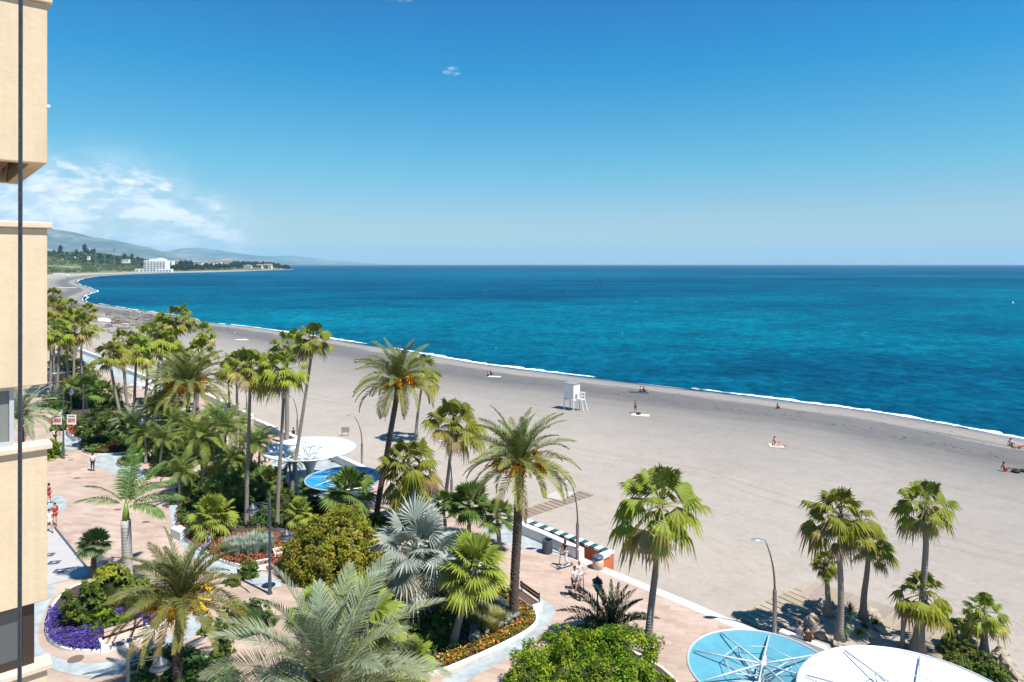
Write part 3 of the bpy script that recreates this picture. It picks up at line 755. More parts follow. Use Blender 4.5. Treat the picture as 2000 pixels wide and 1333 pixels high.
def feather(B, o, az, e0, L, curl, nl, ll, col, colr, wd=.02, va=.5, twist=0.0, a0=1.15, a1=.55, hang=.25, taper=.75, tipcol=None, rw=.014):
    """pinnate frond: leaves o at elevation e0, bends down by curl along its length"""
    h = Vector((math.sin(az), math.cos(az), 0)); side = Vector((math.cos(az), -math.sin(az), 0))
    p = o.copy(); n = 12; pts = [p.copy()]; tans = []
    for k in range(n):
        t = (k+.5)/n; e = e0 - curl*(t**1.5)
        d = h*math.cos(e) + UP*math.sin(e) + side*(twist*t*.5); d.normalize(); tans.append(d)
        p = p + d*(L/n); pts.append(p.copy())
    tans.append(tans[-1])
    def P(t):
        x = min(t*n, n-1e-6); k = int(x); return pts[k].lerp(pts[k+1], x-k), tans[k].lerp(tans[min(k+1,n)], x-k).normalized()
    pr = None
    for k in range(n+1):
        wv = L*rw*(1-.85*k/n)*.5; T = tans[k]; S_ = T.cross(UP); 
        if S_.length < .05: S_ = side
        S_.normalize(); Nn = S_.cross(T)
        cur = (B.vert(pts[k]-S_*wv, colr), B.vert(pts[k]+Nn*wv, colr), B.vert(pts[k]+S_*wv, colr))
        if pr:
            B.face([pr[0], pr[1], cur[1], cur[0]]); B.face([pr[1], pr[2], cur[2], cur[1]])
        pr = cur
    roll = random.uniform(-.35,.35) + twist
    for i in range(nl):
        t = .13 + .87*(i+.5)/nl; c, T = P(t)
        S_ = T.cross(UP)
        if S_.length < .08: S_ = side.copy()
        S_.normalize(); Nn = S_.cross(T).normalized()
        S_ = (S_*math.cos(roll)+Nn*math.sin(roll)); Nn = S_.cross(T).normalized()
        tt = (t-.13)/.87
        l_ = ll*min(1.0, .45+tt*2.2)*(1-(max(0,tt-.35)/.65)**2*taper)
        al = a0*(1-tt)+a1*tt
        for sg in (-1, 1):
            al2 = al*random.uniform(.88,1.1); v2 = va*random.uniform(.6,1.35); l2 = l_*random.uniform(.88,1.08)
            d = T*math.cos(al2) + (S_*sg*math.cos(v2) + Nn*math.sin(v2))*math.sin(al2)
            wv = (T - d*T.dot(d)); wv.normalize(); wv = wv*(wd*.5) + Nn*(random.uniform(-.25,.25)*wd)
            cc = jit(col, .14); ct = tipcol if tipcol else lerp(cc, (.26,.24,.10), .25)
            m_ = c + d*(l2*.5) - UP*(hang*.12*l2); e_ = c + d*l2 - UP*(hang*.5*l2)
            a = B.vert(c - wv*.5, cc); b_ = B.vert(c + wv*.5, cc); a2 = B.vert(m_ - wv, cc); b2 = B.vert(m_ + wv, cc); e2 = B.vert(e_, ct)
            if sg > 0: B.face([a, b_, b2, a2]); B.face([a2, b2, e2])
            else: B.face([b_, a, a2, b2]); B.face([b2, a2, e2])
G_Y = (.19,.235,.012); G_M = (.11,.155,.018); G_D = (.05,.09,.015); YEL = (.38,.31,.04); BRN = (.23,.155,.085); DRY=(.30,.235,.145)
def crown_fan(seed, n=40, nl=22, open_=False, wind=0.0):
    random.seed(seed); B = MB(); gap = random.uniform(0, 6.28)
    for i in range(n):
        t = i/(n-1)
        if t > .2 and math.cos(i*2.39996-gap) > .55 and random.random() < .6: continue
        if random.random() < .08: continue
        az = i*2.39996 + random.uniform(-.3,.3); inc = R(5 + 110*t**0.85) + random.uniform(-.2,.2)
        pet = random.uniform(.42,.68)*(0.72+.28*math.sin(min(1,t*1.6)*PI/2)); br = random.uniform(.38,.56)*(1 if t > .15 else .8)
        q = min(1, t*1.05)
        c0 = lerp((.095,.145,.016), G_Y, min(1,q*1.5)) if q < .66 else lerp(G_Y, YEL, (q-.66)*2.2*random.random())
        c1 = lerp(c0, YEL, .10+.30*q) if random.random() < .8 else lerp(c0, BRN, .5)
        if t > .55 and random.random() < .22: c0 = YEL; c1 = DRY
        if t > .8 and random.random() < .3: c0 = BRN; c1 = DRY
        fan_leaf(B, Vector((0,0,.06-.14*t)), az, inc, pet, br, .1+.24*t, jit(c0), jit(c1), nl, span=random.uniform(1.75,2.15), fold=.22+.25*t+random.uniform(-.1,.2), tipd=.22+.36*t+random.uniform(-.1,.25), web=random.uniform(.36,.50), ragged=.3)
    # flower stalks
    for k in range(12):
        az = random.uniform(0, 6.28); d = Vector((math.sin(az), math.cos(az), 0)); p = [Vector((0,0,0)) + d*(x) + UP*(.35*x - .55*x*x) for x in (0,.2*(1+k%3),.38*(1+k%3),.35+.35*(k%3))]
        B.tube(p, [.008,.006,.004,.002], 3, c=DRY, cap=False)
    return B.mesh('fan_crown', M_leaf, col=True)
def skirt_fan(seed, n=22):
    random.seed(seed); B = MB()
    for i in range(n):
        az = i*2.39996; inc = R(random.uniform(128,168)); 
        fan_leaf(B, Vector((0,0,-.12-.1*random.random())), az, inc, random.uniform(.14,.26), random.uniform(.18,.28), .1, jit(BRN,.25), jit(DRY,.25), 9, span=1.0, fold=.5, tipd=.4, cp=(.2,.14,.08), pw=.014, ragged=.4)
    return B.mesh('dead_leaves', M_dull, col=True)
def crown_date(seed, n=60, nl=54, silver=False, droopy=1.0, wd=.0105, ll=.155):
    random.seed(seed); B = MB()
    for i in range(n):
        t = i/(n-1); az = i*2.39996 + random.uniform(-.25,.25)
        e0 = R(86 - 92*t**0.9) + random.uniform(-.12,.12); L = random.uniform(.88,1.08)*(.72 if t < .08 else 1)
        if silver: col = lerp((.23,.29,.19), (.22,.25,.125), t); rc = (.30,.34,.12); tip = (.46,.46,.35)
        else: col = lerp((.10,.13,.045), (.20,.185,.045), t**1.1); rc = (.26,.27,.08); tip = (.22,.20,.06)
        if t > .88 and random.random() < .35: col = (.22,.17,.07)
        feather(B, Vector((0,0,-.05*t)), az, e0, L, (.75+.75*t)*droopy*random.uniform(.8,1.2), nl, ll, jit(col,.08), rc, wd=wd, va=(.34 if silver else .5), twist=random.uniform(-.5,.5), tipcol=tip, hang=.2)
    for k in range(26):   # cut leaf bases
        az = k*2.4; d = Vector((math.sin(az), math.cos(az), .7)); p = Vector((0,0,-.16+.006*k)) + d*.05
        B.tube([p, p+d*.09], [.03,.012], 4, c=jit((.22,.13,.07)))
    return B.mesh('date_crown', M_leaf, col=True)
def fruit_mesh(seed, n=7):
    random.seed(seed); B = MB()
    for k in range(n):
        az = 2.6 + (k-n/2)*.62 + random.uniform(-.2,.2); d = Vector((math.sin(az), math.cos(az), 0))
        p1 = d*random.uniform(.20,.34) + UP*random.uniform(.02,.20); c = jit((.78,.36,.015), .12)
        B.tube([Vector((0,0,0)), p1*.6+UP*.05, p1], [.014,.012,.008], 4, c=(.55,.33,.03))
        for j in range(60):
            e = p1 + Vector((random.gauss(0,.045), random.gauss(0,.045), 0)) + d*random.uniform(-.02,.10) - UP*random.uniform(0.02,.18)
            B.tube([p1+d*.01, (p1+e)/2+d*.02, e], [.005,.006,.013], 3, c=jit(c, .2))
    return B.mesh('date_clusters', M_fruit, col=True)
def crown_silver(seed):
    random.seed(seed); B = MB(); n = 34
    for i in range(n):
        t = i/(n-1); az = i*2.39996 + random.uniform(-.25,.25); inc = R(8 + 118*t**0.8)+random.uniform(-.15,.15)
        fan_leaf(B, Vector((0,0,0)), az, inc, random.uniform(.40,.58), random.uniform(.42,.54), .08+.2*t, jit((.27,.315,.29),.1), jit((.46,.48,.44) if t < .75 else (.50,.45,.30),.1), 34, span=2.2, fold=.1+random.uniform(0,.25), tipd=.10+.18*t, web=.34, cp=(.28,.33,.28), pw=.014, ragged=.22)
    return B.mesh('silver_fan_crown', leaf_mat('silver_leaf', .12, .5, .4), col=True)
def crown_bright(seed, n=26, c0=(.18,.25,.025), c1=(.34,.36,.06), nl=24, stiff=.1):
    random.seed(seed); B = MB()
    for i in range(n):
        t = i/(n-1); az = i*2.39996 + random.uniform(-.2,.2); inc = R(5 + 100*t**0.85)
        fan_leaf(B, Vector((0,0,0)), az, inc, random.uniform(.34,.52), random.uniform(.46,.58), .1+.2*t, jit(lerp(lerp(c0,(.07,.15,.02),.5), c0, t)), jit(lerp(lerp(c0,c1,.4), c1, t)), nl, span=2.1, fold=.15, tipd=stiff+.15*t, ragged=.2)
    return B.mesh('fan_crown', M_leaf, col=True)
def crown_royal(seed):
    random.seed(seed); B = MB()
    for az, e0, cu, Ls in ((0,1.5,.1,1.0),(.3,1.35,.3,.92),(-1.5,.75,.9,.78),(-1.65,.35,.7,.82),(1.5,.8,.8,.9),(1.4,.45,.8,.9),(1.8,.2,.9,.75),(.6,1.0,.6,.9),(-.7,.9,.8,.85),(.2,.6,.9,.85)):
        feather(B, Vector((0,0,0)), az, e0, Ls, cu, 64, .22, (.09,.17,.035), (.25,.30,.06), wd=.012, va=.25, twist=random.uniform(-.2,.2), hang=.7, a0=1.2, a1=.7, tipcol=(.16,.22,.06))
    return B.mesh('feather_crown', M_leaf, col=True)
def crown_queen(seed, col=(.15,.21,.035)):
    random.seed(seed); B = MB(); n = 26
    for i in range(n):
        t = i/(n-1); az = i*2.39996; c = jit(lerp(col, (.26,.24,.045), .55*t*random.random()), .15)
        feather(B, Vector((0,0,0)), az, R(84-88*t), random.uniform(.85,1.05), .9+.9*t, 50, .21, c, (.30,.28,.07), wd=.012, va=.3, twist=random.uniform(-.3,.3), hang=.6)
    return B.mesh('feather_crown', M_leaf, col=True)
def crown_cycad(seed):
    random.seed(seed); B = MB(); n = 34
    for i in range(n):
        t = i/(n-1); az = i*2.39996
        feather(B, Vector((0,0,0)), az, R(82-74*t), random.uniform(.85,1.05), .5+.5*t, 34, .15, (.045,.075,.035), (.12,.13,.05), wd=.017, va=.8, hang=.1, tipcol=(.09,.12,.06))
    return B.mesh('feather_crown', M_leaf, col=True)
def crown_yucca(seed):
    random.seed(seed); B = MB()
    for i in range(60):
        t = i/59; az = i*2.4; inc = R(5+120*t); d = Vector((math.sin(az)*math.sin(inc), math.cos(az)*math.sin(inc), math.cos(inc))); s_ = Vector((math.cos(az), -math.sin(az), 0))*.035
        c = jit((.06,.12,.04)); a = B.vert(-s_*.6, c); b = B.vert(s_*.6, c); a2 = B.vert(d*.5-s_, c); b2 = B.vert(d*.5+s_, c); e = B.vert(d-UP*.12*t, c)
        B.face([a,b,b2,a2]); B.face([a2,b2,e])
    return B.mesh('rosette', M_leaf, col=True)
CR = dict(fan=[crown_fan(s) for s in (11,12,13,14)], fanlow=[crown_fan(s, 36, 14) for s in (15,16,17)], skirt=[skirt_fan(21), skirt_fan(22)],
    date=[crown_date(31), crown_date(32)], fruit=[fruit_mesh(41), fruit_mesh(42,9)], silverdate=[crown_date(34, 48, 84, True, .85, .0062, .20)],
    silverdate2=[crown_date(35, 50, 48, True, 1.1)], silverfan=[crown_silver(36)], bright=[crown_bright(37), crown_bright(38)], 
    dark=[crown_bright(39, 28, (.05,.10,.018), (.13,.19,.04)), crown_bright(46, 26, (.06,.12,.02), (.17,.22,.05))], windmill=[crown_bright(47, 44, (.07,.12,.05), (.20,.24,.12), 18, .05)], royal=[crown_royal(48)],
    queen=[crown_queen(49), crown_queen(50,(.09,.15,.03))], cycad=[crown_cycad(51)], yucca=[crown_yucca(52)])
def trunk_mesh(h, lean, r0, r1, m, kind):
    b = MB(); n = max(8, int(h*1.6)); pts = []; rad = []
    for i in range(n+1):
        t = i/n; s_ = t*t*(3-2*t)*.5+t*.5
        pts.append(Vector((lean[0]*s_, lean[1]*s_, -.1+(h+.1)*t)) + Vector((noise.noise(Vector((h, t*2, 0))), noise.noise(Vector((t*2, h, 4))), 0))*.09*math.sin(PI*t))
        fl = 1 + .75*max(0, 1-t*h/0.9)**2
        if kind == 'fan': rr = (r0+(r1-r0)*min(1,t*1.3))*fl
        elif kind == 'date': rr = (r0+(r1-r0)*t)*(1 + .05*(i % 2)) * (1.25 if t > .93 else 1)
        else: rr = r0+(r1-r0)*t
        rad.append(rr)
    b.tube(pts, rad, 12, cap=True)
    if kind == 'date':     # diamond leaf scars
        for k in range(int(h*34)):
            t = (k+.5)/(h*34); a = k*2.39996; x = min(t*n, n-1e-6); j = int(x); c = pts[j].lerp(pts[j+1], x-j); rr = rad[j]
            d = Vector((math.cos(a), math.sin(a), 0)); p = c + d*rr*.94
            s_ = Vector((-math.sin(a), math.cos(a), 0))*.075; q = p+d*.055+UP*.04
            i0 = [b.vert(v_) for v_ in (p-s_, p+UP*.09, p+s_, p-UP*.05, q)]
            for u_ in range(4): b.face([i0[u_], i0[4], i0[(u_+1) % 4]])
    return b.mesh('trunk', m, smooth=True), pts[-1]
NP = [0]
def palm(kind, ub, vb, uc, vc, rpx, label, group=None, z=0.0, name=None, dy=0.0, r0=None, k=None, cat='palm tree', tr=True, fruit=False, skirt=True, rot=None, tilt=None):
    base = G(ub, vb, z); Y = base.y; top = at(uc, vc, Y+dy); Rm = rpx/F*Y
    nm = name or {'fan':'fan_palm','fanlow':'fan_palm','date':'date_palm','silverdate':'silver_date_palm','silverdate2':'silver_date_palm','silverfan':'silver_fan_palm','bright':'fan_palm','dark':'fan_palm','windmill':'windmill_palm','royal':'royal_palm','queen':'feather_palm','cycad':'dwarf_date_palm','yucca':'yucca'}[kind]
    Rm *= 1.14 if kind == 'fanlow' else 1.0
    root = empty(nm, base, label, cat, group); NP[0] += 1; i = NP[0] if k is None else k
    h = top.z-base.z; lean = (top.x-base.x, dy)
    tp_ = Vector((lean[0], lean[1], h))
    if tr:
        m = {'date': M_bark_date, 'silverdate': M_bark_date, 'silverdate2': M_bark_date, 'cycad': M_bark_date, 'royal': M_bark_royal, 'windmill': M_bark_date}.get(kind, M_bark_fan)
        kd = 'date' if m is M_bark_date else 'fan' if kind != 'royal' else 'royal'
        r = r0 or {'fan': .20, 'fanlow': .20, 'date': .25, 'royal': .30, 'windmill': .15, 'queen': .14, 'silverfan': .22}.get(kind, .17)
        me, _ = trunk_mesh(max(.3, h - (.9 if kind == 'royal' else 0.0)), lean, r, r*(.68 if kd == 'fan' else .95), m, kd)
        link('trunk', me, root)
        if kind == 'royal':
            s = MB(); s.tube([Vector((lean[0], lean[1], h-1.0)), Vector((lean[0], lean[1], h-.5)), Vector((lean[0], lean[1], h+.15))], [.22,.19,.08], 12)
            s.build('crownshaft', M_shaft, root, smooth=True)
    ms = CR[kind]; cn = link('crown', ms[i % len(ms)], root, tp_); cn.scale = (Rm,)*3
    rz = (i*1.7) % 6.28 if rot is None else rot
    cn.rotation_euler = tilt + (rz,) if tilt else (random.uniform(-.08,.08), random.uniform(-.08,.08), rz)
    if kind in ('fan','fanlow') and skirt:
        s = link('dead_leaves', CR['skirt'][i % 2], root, tp_); s.scale = (Rm*random.uniform(.8,1.05),)*3; s.rotation_euler = (0,0,rz)
    if kind == 'date' and fruit:
        s = link('fruit', CR['fruit'][i % 2], root, tp_+Vector((0,0,-.03*Rm))); s.scale = (Rm,)*3; s.rotation_euler = (0,0,0)
    return root
# right side, on the sand and by the canopies
GB = 'palms on the beach side'
palm('fan', 1262,1318, 1290,985, 108, 'large fan palm standing alone beside the right green bush, full shaggy crown over the sand', k=0, r0=.21, dy=.3)
palm('fan', 1640,1250, 1642,1005, 78, 'tallest fan palm of the clump on the rocky sand mound', GB, z=-.3, k=1, r0=.19)
palm('fan', 1686,1205, 1697,1062, 52, 'fan palm at the right of the rocky mound clump', GB, z=-.2, k=2, r0=.19)
palm('fan', 1620,1200, 1612,1098, 32, 'smallest fan palm at the left of the rocky mound clump', GB, z=-.2, k=3, r0=.18)
palm('fan', 1797,1272, 1810,985, 66, 'tall slender fan palm rising over the big white canopy', GB, z=-.5, k=0, r0=.20, dy=.2)
palm('fanlow', 1790,1268, 1805,1160, 54, 'short thick trunked fan palm directly behind the tall slender one', GB, z=-.5, k=1, r0=.27)
palm('fanlow', 1921,1278, 1922,1195, 42, 'short fan palm farthest right behind the beach bush', GB, z=-.5, k=2, r0=.20)
palm('fanlow', 1882,1252, 1893,1212, 30, 'small leaning fan palm just left of the farthest right palm', GB, z=-.5, k=0, r0=.18)
palm('bright', 1862,1262, 1862,1222, 20, 'tiny yellow green fan palm among the beach bush', GB, z=-.5, tr=False)
sb = empty('palm_stump', G(1762,1262,-.5), 'bare crooked palm trunk without leaves bent to the right at its top', 'palm trunk')
me = MB(); Yb = sb.location.y; q = [Vector((0,0,-.1)), Vector((.04,0,.9)), at(1764,1200,Yb)-sb.location, at(1770,1188,Yb)-sb.location, at(1788,1176,Yb)-sb.location]
me.tube(q, [.13,.11,.11,.11,.09], 10); me.build('trunk', M_bark_fan, sb, smooth=True)
# centre
palm('fan', 870,975, 886,825, 66, 'fan palm right of the curved date palm with hanging dead fringe', k=2, r0=.17)
palm('fan', 778,1035, 797,905, 74, 'broad fan palm in front of the blue canopy with hanging yellow fronds', k=3, r0=.2, dy=-.3)
palm('fanlow', 792,1040, 806,955, 46, 'low fan palm tucked under the broad one near the blue canopy', k=1, r0=.18)
palm('date', 735,1015, 778,745, 98, 'tall date palm with curved trunk and orange fruit behind the curved lamp', k=0, fruit=True, r0=.21, dy=.6)
palm('date', 1003,1207, 1015,905, 126, 'tall date palm with big orange fruit clusters at the promenade edge of the garden', k=1, fruit=True, r0=.25)
palm('fan', 568,978, 611,662, 46, 'tallest slender fan palm leaning right over the far white canopy', k=0, r0=.18, dy=.4)
palm('fan', 541,1032, 556,722, 58, 'slender fan palm in the middle of the tall trio', k=1, r0=.17)
palm('fan', 481,1028, 489,718, 55, 'slender fan palm at the left of the tall trio', k=2, r0=.17)
palm('fanlow', 560,866, 561,672, 36, 'fan palm with thick grey trunk behind the middle of the tall trio', k=0, r0=.27)
palm('fanlow', 463,812, 462,712, 34, 'fan palm with two toned trunk behind the left of the tall trio', k=2, r0=.18)
palm('fanlow', 448,806, 446,722, 24, 'small fan palm crown half hidden behind the left of the tall trio', k=1, r0=.16)
palm('fanlow', 812,852, 826,722, 40, 'fan palm half hidden behind the curved date palm', k=1, r0=.18)
palm('date', 366,870, 368,752, 94, 'spreading date palm with orange fruit left of the tall trio', k=1, fruit=True, r0=.22)
palm('silverdate2', 330,862, 322,735, 46, 'greyish date palm partly hidden left of the spreading orange fruited one', k=0, r0=.2)
palm('silverdate2', 268,880, 262,830, 52, 'low grey green date palm in the shade left of the dense garden', k=0, r0=.2)
GL = 'fan palms of the far garden'
for (a, b_, c, d, r_, lb) in ((243,868,214,692,34,'leftmost fan palm of the middle far group, lower crown'), (252,856,240,668,30,'fan palm behind the leftmost crown of the middle far group'),
    (262,850,266,688,38,'fan palm in the front centre of the middle far group'), (282,818,292,660,42,'fan palm with dark trunk right of centre in the middle far group'),
    (300,800,318,640,36,'fan palm near the top of the middle far group'), (335,800,345,622,34,'highest fan palm of the middle far group, against the sea'), (322,812,330,665,32,'dark fan palm below the highest of the middle far group'),
    (385,800,396,650,26,'small dark fan palm at the right end of the middle far group'), (378,815,388,690,34,'lower fan palm at the right end of the middle far group'), (345,830,356,700,30,'fan palm right behind the orange fruited date palm')):
    palm('fanlow', a, b_, c, d, r_, lb, GL, r0=.2)
GF = 'fan palms by the far left promenade'
for (a, b_, c, d, r_, lb) in ((158,790,160,638,33,'fan palm with pale trunk in front at the right of the far left group'), (143,770,147,625,26,'fan palm just behind the pale trunked one on the far left'),
    (126,748,140,598,20,'small dark fan palm topping the far left group'), (110,800,116,650,30,'fan palm with pale lit trunk nearest the building edge'), (121,760,120,615,26,'fan palm high in the far left group near the building'),
    (102,745,104,578,22,'tallest fan palm of the far left group touching the building edge'), (106,770,105,600,26,'fan palm below the tallest of the far left group'), (132,745,170,608,20,'leaning fan palm at the right rear of the far left group'), (98,780,100,640,26,'fan palm half hidden by the building edge'), (136,790,130,655,22,'low fan palm in the middle of the far left group')):
    palm('fanlow', a, b_, c, d, r_, lb, GF, r0=.2)
# left and foreground
palm('silverdate2', 42,905, 42,812, 82, 'silvery date palm seen between the building parapets at far left', k=0, r0=.25)
palm('royal', 250,1140, 246,988, 118, 'royal palm with smooth pale trunk and green shaft in the open plaza', rot=0.0)
palm('windmill', 182,1128, 184,1062, 38, 'small windmill palm with hairy dark trunk beside the pale terrace', r0=.15)
palm('date', 346,1345, 352,1172, 146, 'date palm with orange fruit in the lower left near the lamp', k=1, fruit=True, r0=.2)
palm('silverdate', 640,1440, 640,1345, 262, 'huge silver green date palm in the bottom foreground', k=0, r0=.3, rot=.4, dy=.2)
palm('bright', 690,1345, 706,1215, 112, 'bright fan palm with tall yellow green leaves behind the silver date palm', k=0, r0=.2)
palm('bright', 612,1340, 616,1195, 66, 'narrow bright fan palm left behind the silver date palm', k=1, r0=.2)
palm('bright', 880,1340, 800,1290, 60, 'low bright fan palm at the foot of the marigold bed', k=1, tr=False)
palm('silverfan', 800,1205, 812,1075, 112, 'silver blue fan palm with stiff round leaves in the central garden', k=0, r0=.25)
palm('bright', 885,1262, 926,1106, 86, 'bright green fan palm with reddish trunk beside the silver blue fan palm', k=0, r0=.22)
palm('bright', 415,1050, 414,1008, 56, 'low bright fan palm over the red groundcover at the garden corner', k=1, tr=False)
palm('bright', 588,1030, 586,998, 36, 'low bright fan palm just behind the round yellow green bush', k=0, tr=False)
palm('dark', 690,1030, 680,962, 66, 'bushy green fan palm in front of the blue canopy', k=1, r0=.16)
palm('dark', 915,1060, 916,985, 60, 'dark spreading fan palm behind the silver blue fan palm', k=0, r0=.18)
for j_, (a_, b_, c_, d_, r_, lb) in enumerate(((255,885,254,842,40,'low dark fan palm right of the red flower bed tree'), (302,866,300,818,42,'low dark fan palm between trunks of the middle far group'), (228,856,226,810,34,'low dark fan palm below the narrow conifer'),
    (345,893,346,850,42,'low dark fan palm under the orange fruited crown'), (322,842,322,790,40,'low dark fan palm behind the middle far trunks'), (200,812,200,768,34,'low dark fan palm left of the narrow conifer'), (150,762,150,722,30,'low dark fan palm among the far left trunks'),
    (118,760,118,716,32,'low dark fan palm nearest the building edge in the far garden'), (170,800,168,758,32,'low dark fan palm behind the second blue grey lamp'), (275,900,276,862,36,'low dark fan palm at the left of the dense garden'), (520,985,520,940,40,'low dark fan palm between the left and middle trio trunks'), (450,1000,450,955,40,'low dark fan palm behind the low bright corner palm'), (605,985,606,950,30,'low dark fan palm left of the blue canopy'), (130,722,128,688,24,'farthest low dark fan palm at the far left'))):
    palm('dark', a_, b_, c_, d_, r_, lb, 'low dark fan palms of the gardens', r0=.15, k=j_)
palm('dark', 975,1075, 972,1010, 46, 'dark fan palm between the central date palm and the silver blue fan palm', k=1, r0=.18)
palm('dark', 870,1050, 866,985, 36, 'dark fan palm left of the spreading dark one', k=1, r0=.16)
palm('queen', 395,960, 394,860, 74, 'feathery palm in the dense garden left of the trio, yellowing fronds', k=0)
palm('queen', 445,950, 440,840, 62, 'feathery palm at the top of the dense garden beside the left trio trunk', k=1)
palm('queen', 420,1000, 425,930, 52, 'yellow green feathery palm low in the dense garden', k=0)
palm('queen', 350,985, 350,925, 46, 'dark feathery palm at the left foot of the dense garden', k=1)
palm('queen', 470,960, 496,870, 50, 'feathery palm between the two left trunks of the trio', k=1)
palm('queen', 570,960, 566,905, 34, 'low dark feathery palm left of the far white canopy stem', k=1)
for (a_, b_, c_, d_, r_, lb) in ((345,905,342,830,46,'feathery palm at the upper left of the dense garden'), (375,915,374,838,44,'feathery palm behind the upper left dense garden palms'), (418,900,420,822,50,'feathery palm crown highest in the dense garden'),
    (468,905,470,838,44,'feathery palm just left of the left trio trunk'), (505,930,508,868,44,'feathery palm in front of the far canopy left rim'), (302,872,300,800,40,'feathery palm under the middle far fan palms'), (285,905,284,852,40,'low feathery palm right of the red flower bed tree'),
    (400,940,402,878,52,'yellowish feathery palm in the heart of the dense garden'), (450,965,452,900,46,'dark feathery palm low between the dense garden and the trio'), (372,965,370,900,44,'feathery palm above the left foot of the dense garden'), (230,815,232,770,30,'small feathery palm right of the narrow conifer'), (140,800,138,755,30,'small feathery palm behind the banner lamp'), (180,790,182,745,28,'small feathery palm left of the far plaza')):
    palm('queen', a_, b_, c_, d_, r_, lb, 'feathery palms of the dense garden')
palm('queen', 310,930, 318,860, 46, 'dark green feathery palm right of the red flower bed', k=1)
palm('cycad', 1192,1262, 1190,1235, 106, 'dark stiff leaved dwarf date palm fanning out behind the right green bush', k=0, tr=False)
palm('yucca', 1660,1222, 1660,1195, 22, 'spiky dark yucca between the trunks on the mound', z=-.3, cat='plant', r0=.07)
palm('yucca', 1655,1248, 1650,1228, 18, 'lower spiky yucca at the foot of the tallest mound palm', z=-.3, cat='plant', r0=.07)
# ------------------------------------------------------------------ shrubs, beds, rocks
def clump_bush(B, c, rad, nclump, nleaf, size, cols, flat=0.0, seed=0, lumpy=1.0):
    """uneven dome of leaf clumps: real leaves on clump surfaces plus scattered inner ones"""
    rx, ry, rz = rad
    for k in range(nclump):
        z = random.uniform(-.15, 1); a = random.uniform(0, 2*PI); q = math.sqrt(max(0, 1-z*z)) if z > 0 else 1.0
        lump = .84 + .22*lumpy*noise.noise(Vector((math.cos(a)*q*1.8, math.sin(a)*q*1.8, z*1.8+seed))) + random.uniform(-.05,.06)
        p = Vector((c[0]+rx*q*math.cos(a)*lump, c[1]+ry*q*math.sin(a)*lump, c[2]+max(0.05, rz*z*lump)))
        nrm = Vector((q*math.cos(a)/rx, q*math.sin(a)/ry, max(z,0)/rz)).normalized()
        cr = (rx+ry)/2*random.uniform(.10,.2)*(60/max(nclump,20))**.25; base = random.choice(cols); base = jit(base, .18)
        for j in range(nleaf):
            d = Vector((random.gauss(0,1), random.gauss(0,1), random.gauss(0,1))).normalized()
            if d.dot(nrm) < -.3: d = -d
            o = p + d*cr*random.uniform(.55,1.05)
            if o.z < .02: o.z = random.uniform(.02,.2)
            n_ = (d*.6 + Vector((random.gauss(0,.6), random.gauss(0,.6), .5+random.gauss(0,.5)))).normalized()
            t = n_.cross(Vector((random.gauss(0,1), random.gauss(0,1), random.gauss(0,1)))).normalized(); s_ = n_.cross(t)
            L = size*random.uniform(.45,1.6); w_ = L*.38; cc = jit(base, .12)
            B.face([B.vert(o-t*L*.5, cc), B.vert(o+s_*w_*.5, cc), B.vert(o+t*L*.5, cc), B.vert(o-s_*w_*.5, cc)])
def inner(B, c, rad, col, seed=0, n=14):  # closed dark leaf-coloured core, added to block light inside the bush
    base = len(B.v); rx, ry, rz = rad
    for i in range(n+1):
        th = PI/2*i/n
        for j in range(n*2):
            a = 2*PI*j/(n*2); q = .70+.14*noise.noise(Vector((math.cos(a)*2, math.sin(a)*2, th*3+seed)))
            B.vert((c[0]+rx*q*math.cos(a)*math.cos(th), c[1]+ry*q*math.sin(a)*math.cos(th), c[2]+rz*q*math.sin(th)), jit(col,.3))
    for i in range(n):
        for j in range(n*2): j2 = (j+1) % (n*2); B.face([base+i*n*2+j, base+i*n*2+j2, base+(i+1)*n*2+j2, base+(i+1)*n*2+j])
def bush(name, u, v, rpx, hm, label, cols, size=.16, ncl=120, nl=40, ry=None, z=0.0, cat='bush', stems=0, group=None, lift=0.0, incol=(.03,.05,.012), lumpy=1.0):
    p = G(u, v, z); rx = rpx/F*p.y; ry = rx*(ry or 1.0); p.y += ry*.5
    root = empty(name, p, label, cat, group)
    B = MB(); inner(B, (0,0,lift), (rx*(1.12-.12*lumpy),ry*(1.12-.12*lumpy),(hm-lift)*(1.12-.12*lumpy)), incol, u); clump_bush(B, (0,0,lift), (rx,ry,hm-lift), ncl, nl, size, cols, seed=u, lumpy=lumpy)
    B.build('foliage', M_leaf, root, col=True)
    if stems:
        s = MB()
        for k in range(stems):
            a = k*2.4; q = Vector((math.cos(a), math.sin(a), 0)); s.tube([q*.12, q*rx*.25+UP*lift*.6, q*rx*.5+UP*(lift+hm*.3)], [.10,.07,.03], 7)
        s.build('stems', M_branch, root, smooth=True)
    return root
YG = [(.31,.30,.03),(.24,.26,.025),(.40,.37,.06),(.15,.18,.02)]
BG = [(.13,.22,.01),(.18,.27,.014),(.08,.15,.008),(.25,.31,.018)]
DG = [(.05,.085,.016),(.07,.115,.018),(.12,.16,.022)]
MG = [(.11,.16,.022),(.16,.20,.028),(.07,.12,.018)]
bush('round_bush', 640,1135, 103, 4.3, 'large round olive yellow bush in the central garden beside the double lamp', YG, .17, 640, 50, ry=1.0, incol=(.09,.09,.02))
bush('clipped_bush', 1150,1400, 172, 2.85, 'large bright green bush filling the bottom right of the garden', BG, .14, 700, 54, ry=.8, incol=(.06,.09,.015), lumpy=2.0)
bush('spreading_tree', 192,874, 52, 4.6, 'dark spreading tree with bare curving stems over the red flower bed', [(.06,.10,.02),(.08,.13,.025),(.12,.165,.035)], .25, 150, 36, stems=6, lift=1.5, cat='tree')
